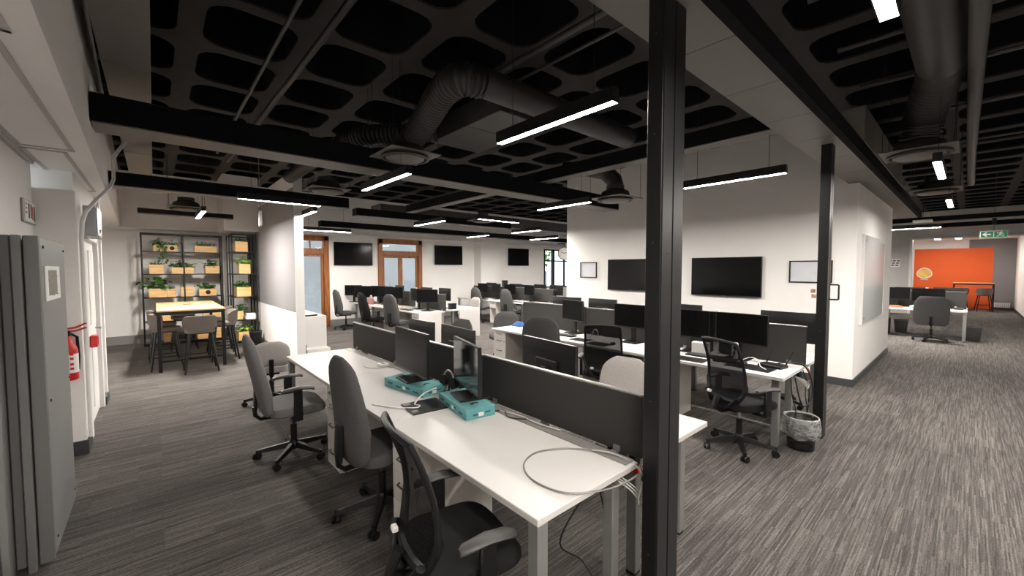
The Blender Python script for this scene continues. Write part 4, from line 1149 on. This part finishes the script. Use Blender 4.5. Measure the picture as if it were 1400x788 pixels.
# ------------------------------------------------------------------ desk clutter
def cable(label, pts, r, m, name='cable', smooth=True):
    P = [Vector(p) for p in pts]
    if smooth:
        Q = []
        for i in range(len(P)-1):
            p0 = P[max(i-1, 0)]; p1 = P[i]; p2 = P[i+1]; p3 = P[min(i+2, len(P)-1)]
            for q in range(6):
                u = q/6; Q.append(.5*((2*p1)+(-p0+p2)*u+(2*p0-5*p1+4*p2-p3)*u*u+(-p0+3*p1-3*p2+p3)*u**3))
        Q.append(P[-1]); P = Q
    k = MB(); k.tube(P, r, 6); return tag(k.build(name, m, None, True), label, 'cable')
zt = D+.006
cable('wide steel grey cable loop lying on the near desk corner', [(1.80, 1.25, zt+.02), (1.74, 1.36, zt+.004), (1.66, 1.46, zt), (1.52, 1.52, zt), (1.38, 1.47, zt), (1.305, 1.34, zt), (1.32, 1.18, zt), (1.40, 1.09, zt+.002), (1.52, 1.04, zt+.0), (1.64, 1.03, zt-.005), (1.74, 1.045, zt-.02)], .0042, 'cableg')
cable('pale cable hanging down the end of the near desk', [(1.74, 1.37, zt+.004), (1.80, 1.22, zt+.01), (1.81, 1.085, .72), (1.80, 1.06, .66), (1.80, 1.05, .58), (1.775, 1.05, .55), (1.765, 1.05, .59), (1.79, 1.05, .64), (1.83, 1.06, .66)], .004, 'cablew')
for i, (dx, s) in enumerate(((0, 'first'), (.02, 'second'), (.04, 'third'))):
    cable('pale cable of the bundle under the near desk end, %s from the front' % s, [(1.70+dx, 1.2, .69), (1.76+dx, 1.10, .62), (1.82+dx, 1.07, .55), (1.86+dx, 1.07, .62), (1.88+dx, 1.12, .69)], .004, 'cablew')
cable('black cable drooping from the near desk end to the carpet', [(1.86, 1.3, .68), (1.72, 1.35, .5), (1.60, 1.42, .25), (1.72, 1.36, .12), (1.70, 1.2, .02), (1.66, 1.1, .008)], .005, 'cableb')
cable('second black cable coiling on the carpet under the near desk', [(1.84, 1.4, .68), (1.86, 1.3, .3), (1.80, 1.2, .06), (1.7, 1.15, .01), (1.78, 1.3, .008), (1.88, 1.2, .008)], .005, 'cableb')
t = thing('power_socket', 'red socket behind the black post under the near desk', 'socket', (1.97, 1.2, .62))
k = MB(); k.box((-.02, -.03, -.02), (.02, .03, .02), .005); k.build('housing', 'red', t)
k = MB(); k.box((-.03, -.02, .02), (.03, .02, .078), .004); k.build('bracket', 'plastic', t)
cable('white cable running from the teal box over the black pad', [(1.62, 2.72, D+.075), (1.50, 2.70, D+.06), (1.40, 2.66, D+.012), (1.41, 2.60, D+.012), (1.36, 2.58, D+.012), (1.26, 2.70, D+.006), (1.17, 2.88, D+.006)], .005, 'white')
t = thing('mouse_pad', 'black tablet like pad with stickers lying before the teal boxes', 'pad', (1.445, 2.585, D), R(-6))
k = MB(); k.box((-.14, -.125, 0), (.14, .125, .012), .004); k.build('pad', 'plastic', t)
k = MB(); k.box((-.13, .07, .012), (-.08, .11, .0125)); k.box((-.13, -.10, .012), (-.09, -.06, .0125)); k.build('sticker', 'ink', t)
t = thing('webcam', 'black round headset hanging between the two near monitors', 'headset', (1.74, 2.73, D))
k = MB(); k.tube([(0, 0, .13+.065*math.sin(a)) if False else (.0, .07*math.cos(a), .12+.07*math.sin(a)) for a in [R(d_) for d_ in range(0, 181, 15)]], .007, 8); k.build('headband', 'cablew', t, True)
for s in (-1, 1):
    k = MB(); k.tube([(-.02, s*.07, .10), (.02, s*.07, .10)], .045, 16); k.build('ear_cup', 'plastic', t, True)
k = MB(); k.box((-.05, -.07, 0), (.05, .07, .012), .005); k.tube([(0, 0, .01), (0, 0, .12)], .008, 8); k.build('stand', 'plastic', t)
for i, (y0, y1, s) in enumerate(((2.62, 2.9, 'coiled behind the two near monitors'), (2.0, 2.35, 'coiled behind the turned near monitor'))):
    cable('black cable %s' % s, [(1.70, y1, D+.01), (1.78, y1-.06, D+.03), (1.72, (y0+y1)/2, D+.012), (1.80, (y0+y1)/2-.05, D+.012), (1.74, y0, D+.012), (1.82, y0-.12, D+.012)], .005, 'cableb')
cable('pale cable along the foot of the nearest dark desk screen', [(1.78, 2.15, D+.012), (1.81, 1.95, D+.012), (1.80, 1.8, D+.014), (1.83, 1.62, D+.012)], .005, 'cablew')
cable('pale cable at the foot of the back desk screen', [(1.62, 4.2, D+.006), (1.58, 4.02, D+.006), (1.66, 3.9, D+.006), (1.74, 3.86, D+.012)], .004, 'cablew')
t = thing('desk_socket', 'white power socket at the foot of the back desk screen', 'socket', (1.74, 3.98, D+.006))
k = MB(); k.box((-.04, -.06, 0), (.04, .06, .025), .004); k.build('housing', 'white', t)
k = MB(); k.box((-.02, -.04, .025), (.02, .04, .027)); k.build('outlet', 'alu', t)
# second row
def mouse(label, loc, rz):
    t = thing('computer_mouse', label, 'mouse', loc, rz)
    k = MB(); k.loft([sring(0, 0, z, .058*s, .033*s, 2.4, 20) for z, s in ((0, .95), (.012, 1.), (.026, .8), (.034, .4))]); k.build('body', 'plastic', t, True)
    k = MB(); k.tube([(.025, 0, .028), (.04, 0, .027)], .004, 8); k.build('wheel', 'plastic2', t, True)
    return t
def keyboard(label, loc, rz):
    t = thing('keyboard', label, 'keyboard', loc, rz)
    k = MB(); k.box((-.07, -.22, 0), (.07, .22, .016), .004); k.build('case', 'plastic', t)
    k = MB()
    for i in range(5):
        for j in range(15): k.box((-.06+i*.024, -.21+j*.028, .016), (-.041+i*.024, -.187+j*.028, .022))
    k.build('keys', 'plastic2', t)
    return t
def pad(label, loc, rz, lx=.24, ly=.36):
    t = thing('mouse_pad', label, 'mouse pad', loc, rz)
    k = MB(); k.box((-lx/2, -ly/2, 0), (lx/2, ly/2, .004)); k.build('mat', 'plastic', t)
    return t
pad('grey mouse pad under the mouse by the black mesh chair', (4.52, 1.45, D), R(-4), .25, .42)
mouse('black mouse on the grey pad by the black mesh chair', (4.56, 1.52, D+.004), R(20))
pad('dark desk pad beside the white router box', (4.42, 2.06, D), R(3), .22, .42)
keyboard('black keyboard on the desk before the second post monitors', (4.68, 1.95, D), 0)
pad('dark mouse pad by the middle mesh chair', (4.42, 3.25, D), 0, .24, .32)
keyboard('black keyboard in the middle of the second row', (4.6, 4.05, D), R(4))
pad('dark desk pad at the back part of the second row', (4.5, 3.62, D), 0, .22, .28)
mouse('black mouse in the middle of the second row', (4.52, 3.1, D), R(10))
def router(label, loc, rz, ant):
    t = thing('router', label, 'router', loc, rz)
    k = MB(); k.box((-.08, -.11, 0), (.08, .11, .03), .006); k.build('case', 'plastic', t)
    for y, tilt in ant:
        k = MB(); k.tube([(.06, y, .02), (.06, y+tilt*.5, .1), (.06, y+tilt, .19)], [.007, .006, .005], 8); k.build('antenna', 'plastic', t, True)
    return t
router('black router with two raised antennas on the desk end by the second post', (4.70, 1.30, D), R(-10), ((-.09, -.07), (.09, -.06)))
router('black router in front of the second post monitor', (4.6, 1.72, D), R(10), ((-.05, -.05),))
for y, s in ((2.32, 'white upright speaker right of the first post'), (1.66, 'white upright speaker below the monitor by the mesh chair')):
    t = thing('desk_speaker', s, 'speaker', (4.80-.1, y, D))
    k = MB(); k.box((-.025, -.028, .01), (.025, .028, .20), .01, 2); k.build('body', 'white', t)
    k = MB(); k.cyl((-.026, 0, .15), (-.024, 0, .15), .016, 12); k.cyl((-.026, 0, .09), (-.024, 0, .09), .016, 12); k.build('driver', 'plastic2', t)
    k = MB(); k.box((-.035, -.035, 0), (.035, .035, .01), .004); k.build('foot', 'white', t)
t = thing('carton', 'small white carton on the desk behind the mesh chair back', 'box', (4.78, 2.06, D), R(8))
k = MB(); k.box((-.05, -.09, 0), (.05, .09, .14), .003); k.build('body', 'white', t)
k = MB(); k.box((-.051, -.09, .138), (.051, .09, .142)); k.build('flap', 'paper', t)
cable('white looped cable on the desk by the white speaker', [(4.62, 1.62, D+.006), (4.66, 1.5, D+.07), (4.64, 1.42, D+.06), (4.6, 1.38, D+.008), (4.5, 1.3, D+.006)], .004, 'white')
cable('white cable loop standing in the middle of the second row', [(4.72, 3.62, D+.006), (4.72, 3.56, D+.12), (4.72, 3.5, D+.12), (4.70, 3.45, D+.006), (4.62, 3.3, D+.006)], .004, 'white')
cable('white cable behind the middle mesh chair', [(4.74, 2.85, D+.006), (4.7, 2.7, D+.05), (4.68, 2.58, D+.04), (4.72, 2.5, D+.006)], .004, 'white')
cable('thick black cable arching off the desk end by the second post', [(4.72, 1.30, D+.02), (4.80, 1.2, D+.05), (4.92, 1.09, D+.02), (4.98, 1.03, .60), (4.96, 1.02, .42), (4.82, 1.05, .36), (4.70, 1.06, .45), (4.68, 1.1, .66)], .007, 'cableb')
cable('black cable hanging beside the second post to the carpet', [(4.98, 1.12, .72), (5.02, 1.06, .5), (4.99, 1.06, .25), (5.0, 1.1, .05), (5.03, 1.16, .008)], .006, 'cableb')
cable('black cable drooping under the second row end', [(4.62, 1.12, .66), (4.60, 1.1, .5), (4.66, 1.08, .33), (4.70, 1.12, .2)], .005, 'cableb')
cable('black cable crossing over the waste bin', [(4.97, 1.08, .6), (4.9, 1.06, .45), (5.0, 1.07, .33), (4.9, 1.05, .2), (4.85, 1.1, .02)], .005, 'cableb')
for i in range(5):
    cable('pale network cable fanning from the desk end, strand %s' % ('one', 'two', 'three', 'four', 'five')[i], [(4.66+.01*i, 1.10, .68-.006*i), (4.76+.01*i, 1.06, .645-.012*i), (4.88, 1.04, .59-.015*i), (4.99, 1.05, .55-.004*i)], .0035, 'cablew')
cable('red lead hanging by the second post', [(4.97, 1.06, .72), (4.98, 1.045, .65), (4.975, 1.05, .60)], .005, 'red')
t = thing('cloth', 'crumpled blue cloth on the back end of the second row', 'cloth', (4.78, 5.22, D))
rnd = random.Random(5); n = 12
P = []
for i in range(n+1):
    row = []
    for j in range(n+1):
        u, v = -1+2*i/n, -1+2*j/n; r_ = max(abs(u), abs(v)); z = .10*max(0, 1-r_**2.2)+rnd.uniform(0, .02)*(1-r_**4)
        row.append(Vector((u*.09*(1-.15*abs(v)), v*.12, z*.75+.002)))
    P.append(row)
k = MB(); k.grid(P); k.build('fabric', 'blue', t, True)
k = MB(); k.tube([(-.07, -.07, .02), (-.02, .0, .08), (.05, .07, .03)], .012, 8); k.build('fold', 'blue', t, True)
# waste bin with liner
t = thing('waste_bin', 'round black wire bin with a clear plastic liner by the second post', 'bin', (4.64, 1.03, 0))
k = MB(); k.lathe([(.105, 0), (.108, .008), (.135, .30), (.131, .30), (.104, .012)], n=28)
k.build('basket', 'binmesh', t, True)
k = MB(); k.lathe([(.112, .012), (.112, .018), (.09, .02), (.09, .012)], n=28, cap=False); k.build('bottom_rim', 'blackmetal', t, True)
rnd = random.Random(9); rings = []
for r_, z in ((.10, .14), (.128, .26), (.134, .30), (.142, .315), (.150, .29), (.154, .22), (.150, .16), (.140, .12)):
    rings.append([Vector(((r_+rnd.uniform(-.006, .010))*math.cos(2*PI*j/30), (r_+rnd.uniform(-.006, .010))*math.sin(2*PI*j/30), z+rnd.uniform(-.012, .012))) for j in range(30)])
k = MB(); k.loft(rings, cap=False); k.build('liner', 'liner', t, True)
k = MB(); k.tube([(.139*math.cos(a), .139*math.sin(a), .308) for a in [2*PI*j/30 for j in range(30)]], .006, 6, closed=True); k.build('rim', 'cablew', t, True)
# third row and the desk by the timber door
keyboard('black keyboard on the desk by the first timber door', (2.35, 9.7, D), R(0))
t = thing('document_tray', 'black tray of papers at the end of the desk behind the partition', 'tray', (2.5, 9.42, D), R(10))
k = MB(); k.box((-.12, -.09, 0), (.12, .09, .03), .004); k.build('tray', 'plastic', t)
k = MB(); k.box((-.1, -.07, .03), (.11, .07, .036)); k.build('papers', 'paper', t)
t = thing('storage_unit', 'low white drawer unit under the desk behind the partition', 'drawer unit', (2.5, 9.08, 0))
k = MB(); k.box((-.2, -.14, 0), (.26, .14, .08), .006); k.build('body', 'lam', t)
k = MB(); k.box((-.19, -.145, .01), (.25, -.139, .07)); k.build('drawer', 'lamedge', t)
t = thing('document_holder', 'black upright file holder standing by the partition edge', 'file holder', (2.16, 8.85, 0), R(8))
k = MB(); k.prism([(-.06, 0), (.06, 0), (.075, .22), (-.05, .27)], lambda u, v: (u, -.11, v), (0, .22, 0)); k.build('body', 'plastic2', t)
k = MB(); k.box((-.04, -.114, .15), (.05, -.109, .19)); k.build('label_slot', 'plastic', t)
for i, (x, y, s) in enumerate(((4.85, 10.3, 'keyboard beside the cluttered papers of the third row'), (4.75, 9.2, 'keyboard before the turned monitor of the third row'), (8.4, 10.9, 'keyboard at the back of the fourth row'), (8.4, 9.2, 'keyboard at the front of the fourth row'))):
    keyboard('black '+s, (x-.1, y, D), R(3*i))
t = thing('paper_stack', 'pile of brown and white papers in the middle of the third row', 'papers', (4.72, 9.78, D))
for j, (dx, dy, c) in enumerate(((0, 0, 'oak'), (.03, .1, 'paper'), (-.02, .2, 'oak'))):
    k = MB(); k.box((dx-.1, dy-.06, 0), (dx+.1, dy+.06, .03+.015*j), .003); k.build('sheaf', c, t)
t = thing('shoulder_bag', 'red and pink bag on the third row desk by the back wall', 'bag', (4.68, 11.45, D))
k = MB(); k.loft([sring(0, 0, z, .07*s, .14*s, 3, 20) for z, s in ((0, .9), (.04, 1.), (.12, .92), (.19, .5))]); k.build('body', mat('dusky pink fabric', (150, 96, 98), .9, var=.2, scale=20), t, True)
k = MB(); k.tube([(0, -.08, .17), (0, -.04, .25), (0, .04, .25), (0, .08, .17)], .008, 8); k.build('strap', 'paper', t, True)
for x, y, h_, s in ((5.55, 10.5, .45, 'tall black tower by the timber double door'), (9.3, 10.9, .62, 'tall dark tower on the fourth row'), (5.6, 8.6, .15, 'low black case on the far side of the third row')):
    t = thing('computer_tower', s, 'computer', (x, y, D))
    k = MB(); k.box((-.09, -.06, 0), (.09, .06, h_), .006); k.build('case', 'plastic', t)
    k = MB(); k.box((-.093, -.05, h_*.1), (-.089, .05, h_*.9), .002); k.build('front_panel', 'plastic2', t)
for x, y, s in ((5.3, 8.33, 'white strip between the third row screens'),):
    pass
for x, y, s in ((5.21, 9.72, 'white cable post at a joint of the third row screens'), (5.21, 11.12, 'white cable post at the back joint of the third row screens'), (4.985, 1.97, 'white cable post between the two monitors right of the first post'), (15.03, .72, 'white cable post at the right wing screens'), (14.96, 1.53, 'white cable post left in the right wing')):
    t = thing('cable_post', s, 'cable post', (x, y, D))
    k = MB(); k.box((-.02, -.025, 0), (.02, .025, .52), .004); k.build('post', 'white', t)
    k = MB(); k.box((-.03, -.035, 0), (.03, .035, .015), .003); k.build('foot', 'white', t)

# ------------------------------------------------------------------ right wing things
def sqbin(label, loc):
    t = thing('waste_bin', label, 'bin', loc)
    k = MB(); rings = []
    for s, z in ((.105, 0), (.115, .02), (.148, .34), (.140, .34), (.105, .03)): rings.append(sring(0, 0, z, s*.8, s, 6, 24))
    k.loft(rings); k.build('body', 'plastic2', t, True)
    k = MB(); k.loft([sring(0, 0, z, s*.8, s, 6, 24) for s, z in ((.148, .33), (.158, .34), (.158, .355), (.146, .355))], cap=False); k.build('rim', 'wallgrey', t, True)
    return t
sqbin('dark waste bin beside the right wing desk leg', (14.75, -.10, 0))
sqbin('dark waste bin under the right wing desk', (15.3, 1.2, 0))
t = thing('stapler_tray', 'orange tray on the right wing desk', 'tray', (14.6, 1.28, D))
k = MB(); k.box((-.06, -.16, 0), (.06, .16, .035), .006); k.build('tray', 'orangep', t)
k = MB(); k.box((-.04, -.1, .035), (.04, .08, .05), .004); k.build('contents', 'orangep', t)
t = thing('tissue_box', 'pale teal box on the right wing desk', 'box', (14.6, .92, D))
k = MB(); k.box((-.05, -.08, 0), (.05, .08, .06), .004); k.build('carton', mat('pale teal card', (150, 196, 190), .7, var=.05), t)
k = MB(); k.box((-.02, -.04, .06), (.02, .04, .075), .004); k.build('tissue', 'paper', t)
keyboard('black keyboard on the right wing desk', (14.5, .55, D), 0)
t = thing('computer_tower', 'black computer case under the right wing desk', 'computer', (14.9, 1.48, 0))
k = MB(); k.box((-.2, -.09, 0), (.2, .09, .42), .006); k.build('case', 'plastic', t)
k = MB(); k.box((-.205, -.08, .02), (-.199, .08, .4)); k.build('front_panel', 'plastic2', t)
t = thing('office_phone', 'light grey desk phone on the right wing desk', 'phone', (14.8, .15, D))
k = MB(); k.box((-.07, -.08, 0), (.07, .08, .05), .01); k.build('body', 'plastic2', t)
k = MB(); k.box((-.06, .03, .05), (.06, .075, .075), .01); k.build('handset', 'cablew', t)
bar_table('high oak bar table in front of the orange wall', (25.9, -.12, 0), .6, 1.15, 1.16, 'bar_table')
ST((25.3, .22, 0), R(0), 'bar stool at the bar table before the orange wall, left of its mate')
ST((25.3, -.42, 0), R(10), 'bar stool at the bar table before the orange wall, by the table end')
t = thing('exit_sign', 'green and white exit sign with arrow hanging in the right wing', 'sign', (14.0, -.325, 2.505), PI)
k = MB(); k.box((-.012, -.2, -.075), (.012, .2, .075), .003); k.build('panel', 'white', t)
k = MB()
k.box((.012, -.19, -.065), (.0135, -.006, .065)); k.box((.012, .006, -.065), (.0135, .19, .065)); k.build('green_field', 'green', t)
# face points -X after the turn, so +Y of the sign is picture left... arrow half first
k = MB()
def strip(y0, z0, y1, z1, w_):
    d_ = Vector((0, y1-y0, z1-z0)); n_ = Vector((0, -d_.z, d_.y)).normalized()*w_/2
    a_, c_ = Vector((.0137, y0, z0)), Vector((.0137, y1, z1)); k.loft([[a_-n_, a_+n_, c_+n_, c_-n_], [p+Vector((.001, 0, 0)) for p in (a_-n_, a_+n_, c_+n_, c_-n_)]])
sgn = -1
strip(sgn*.04, 0, sgn*.15, 0, .022); strip(sgn*.155, 0, sgn*.10, .045, .022); strip(sgn*.155, 0, sgn*.10, -.045, .022)
k.build('arrow', 'white', t)
k = MB()
strip(.10, .02, .085, -.01, .026); strip(.10, .025, .135, .005, .012); strip(.10, .025, .06, .03, .012); strip(.06, .03, .05, .01, .012)
strip(.088, -.012, .12, -.03, .014); strip(.12, -.03, .15, -.03, .014); strip(.088, -.012, .07, -.035, .014); strip(.07, -.035, .045, -.05, .014)
k.lathe([(.001, .0), (.014, 0), (.014, .002), (.001, .002)], n=12); 
o = k.build('running_figure', 'white', t)
k = MB(); k.tube([(.013, .108, .046), (.0155, .108, .046)], .013, 14); k.build('figure_head', 'white', t)
k = MB(); k.cyl((0, 0, .075), (0, 0, 1.39), .004, 6); k.box((-.03, -.035, .22), (.03, .035, .38), .01); k.build('suspension', 'blackmetal', t)
t = thing('exit_sign', 'exit sign seen edge on hanging before the grey partition', 'sign', (1.36, 7.9, 2.60), R(-6))
k = MB(); k.box((-.018, -.13, -.14), (.018, .13, .10), .004); k.build('panel', 'white', t)
k = MB(); k.box((.018, -.12, -.12), (.0195, .12, .08)); k.build('face', 'frost', t)
k = MB(); k.box((-.03, -.14, .1), (.03, .14, .13), .004); k.tube([(0, 0, .13), (0, 0, 1.29)], .005, 6); k.build('suspension', 'silver', t)
t = thing('wall_poster', 'poster with small dark pictures on the grey far wall', 'poster', (GX-.001, 2.03, 1.98), PI)
k = MB(); k.box((0, -.2, -.16), (.006, .2, .16)); k.build('sheet', 'paper', t)
k = MB()
for i in range(9):
    y = -.17+.12*(i % 3)+.02*(i//3); z = -.12+.09*(i//3); k.box((.006, y, z), (.0075, y+.085, z+.05))
k.build('pictures', mat('small dark pictures', (112, 84, 82), .8, var=.6, scale=14), t)
t = thing('wall_emblem', 'white outlined oval emblem with yellow fill on the orange wall', 'emblem', (26.969, 1.40, 1.55), PI)
k = MB(); ov = lambda s: [(s*.26*math.cos(a)*(1-.12*math.sin(a)), s*.25*math.sin(a)) for a in [2*PI*j/28 for j in range(28)]]
k.prism(ov(1.), lambda u, v: (0, u, v), (.012, 0, 0)); k.build('outline', 'white', t)
k = MB(); k.prism(ov(.86), lambda u, v: (.012, u, v), (.004, 0, 0)); k.build('fill', 'yellow', t)
k = MB(); k.tube([(.018, .21*math.cos(a), .16*math.sin(a)+.02) for a in [R(20+14*j) for j in range(11)]], .016, 6, flat=.3); k.build('dark_arc', 'inkdark', t)
k = MB(); k.prism([(-.13, -.32), (.13, -.32), (.09, -.23), (-.09, -.23)], lambda u, v: (0, u, v), (.014, 0, 0)); k.build('foot_shape', 'cablew', t)
frame_pic('dark framed picture on the right wall of the walkway', (21., -1.28, 1.75), PI/2, 1.0, .9, 'picture_frame', 'inkdark')
t = thing('floor_vent', 'white vent grille low on the grey end wall', 'vent', (26.955, -.95, .2), PI)
k = MB(); k.box((0, -.22, -.1), (.02, .22, .1), .004); k.build('frame', 'white', t)
k = MB()
for j in range(8): k.box((.02, -.19+.05*j, -.08), (.024, -.165+.05*j, .08))
k.build('slat', 'wallpale', t)
t = thing('wireless_access_point', 'white access point hanging by the crosswise pendant in the right wing', 'access point', (13.2, .75, 2.80))
k = MB(); k.box((-.12, -.16, 0), (.12, .16, .05), .015, 2); k.build('case', 'white', t)
k = MB(); k.tube([(0, 0, .05), (0, 0, 1.1)], .005, 6); k.build('suspension', 'blackmetal', t)
t = thing('smoke_detector', 'round detector under the coffers above the near pendant', 'detector', (2.9, 1.62, 3.86))
k = MB(); k.lathe([(.055, .04), (.055, .01), (.035, -.012), (.001, -.014)], n=20, cap=False); k.build('base', 'beamgrey', t, True)
k = MB(); k.lathe([(.042, -.004), (.046, -.01), (.040, -.014)], n=20, cap=False); k.build('ring', 'alu', t, True)

# ------------------------------------------------------------------ outside, light, camera
t = thing('tree', 'leafy tree outside the corner window', 'tree', (16.6, 17.2, 0))
k = MB(); k.tube([(0, 0, -.5), (.05, 0, 1.2), (0, .05, 2.4)], [.12, .1, .06], 8); k.build('trunk', 'teak', t, True)
k = MB(); rnd = random.Random(3)
for i in range(900):
    a = rnd.uniform(0, 2*PI); e = rnd.uniform(-1, 1); r_ = rnd.uniform(.4, 1.0)
    p = Vector((math.cos(a)*1.4*r_*math.sqrt(1-e*e), math.sin(a)*1.2*r_*math.sqrt(1-e*e), 2.6+1.0*e*r_)); leaf(k, p, Vector((rnd.uniform(-1, 1), rnd.uniform(-1, 1), rnd.uniform(-.5, .5))), .28, .18, .3)
k.build('foliage', 'leafl', t)
b = MB(); b.box((-6, 14, -.6), (40, 40, -.5)); struct(b.build('exterior_ground', 'render'))
b = MB(); b.box((2, 15.4, -.5), (9.5, 15.6, 4.5)); b.box((3.3, 15.2, -.5), (3.55, 15.4, 4)); b.box((5.9, 15.2, -.5), (6.15, 15.4, 4)); struct(b.build('exterior_balcony', 'render'), 'pale balcony outside the timber doors')
b = MB(); b.prism([(15., -.5), (21, -.5), (21, 1.6), (18, 2.3), (15, 1.2)], lambda u, v: (u, 20, v), (0, 3, 0)); struct(b.build('exterior_roof', 'bluewall'), 'blue roof outside the corner window')

W = bpy.data.worlds.new('sky'); SC.world = W; W.use_nodes = True
bg = W.node_tree.nodes['Background']; bg.inputs['Color'].default_value = (.88, .95, 1., 1); bg.inputs['Strength'].default_value = 3.

cam = bpy.data.cameras.new('camera'); co = bpy.data.objects.new('camera', cam); COL.objects.link(co)
cam.sensor_width = 36.; cam.sensor_fit = 'HORIZONTAL'; cam.lens = 553.02/1400*36
cam.clip_start = .05; cam.clip_end = 200
yaw, pit, rol = .7240984, .0452578, -.00083952
fw = Vector((math.sin(yaw)*math.cos(pit), math.cos(yaw)*math.cos(pit), -math.sin(pit)))
r0 = Vector((math.cos(yaw), -math.sin(yaw), 0)); u0 = r0.cross(fw)
rr = r0*math.cos(rol)+u0*math.sin(rol); uu = u0*math.cos(rol)-r0*math.sin(rol)
co.matrix_world = Matrix(((rr.x, uu.x, -fw.x, 0), (rr.y, uu.y, -fw.y, 0), (rr.z, uu.z, -fw.z, 1.7254), (0, 0, 0, 1)))
SC.camera = co
vs = SC.view_settings
SC.display_settings.display_device = 'sRGB'
vs.view_transform = 'Standard'; vs.look = 'None'; vs.gamma = 1.; vs.exposure = .12; vs.use_curve_mapping = False
SC.cycles.use_denoising = True
SC.cycles.max_bounces = 8; SC.cycles.transparent_max_bounces = 16
SC.cycles.sample_clamp_indirect = 6.
SC.cycles.caustics_reflective = False; SC.cycles.caustics_refractive = False
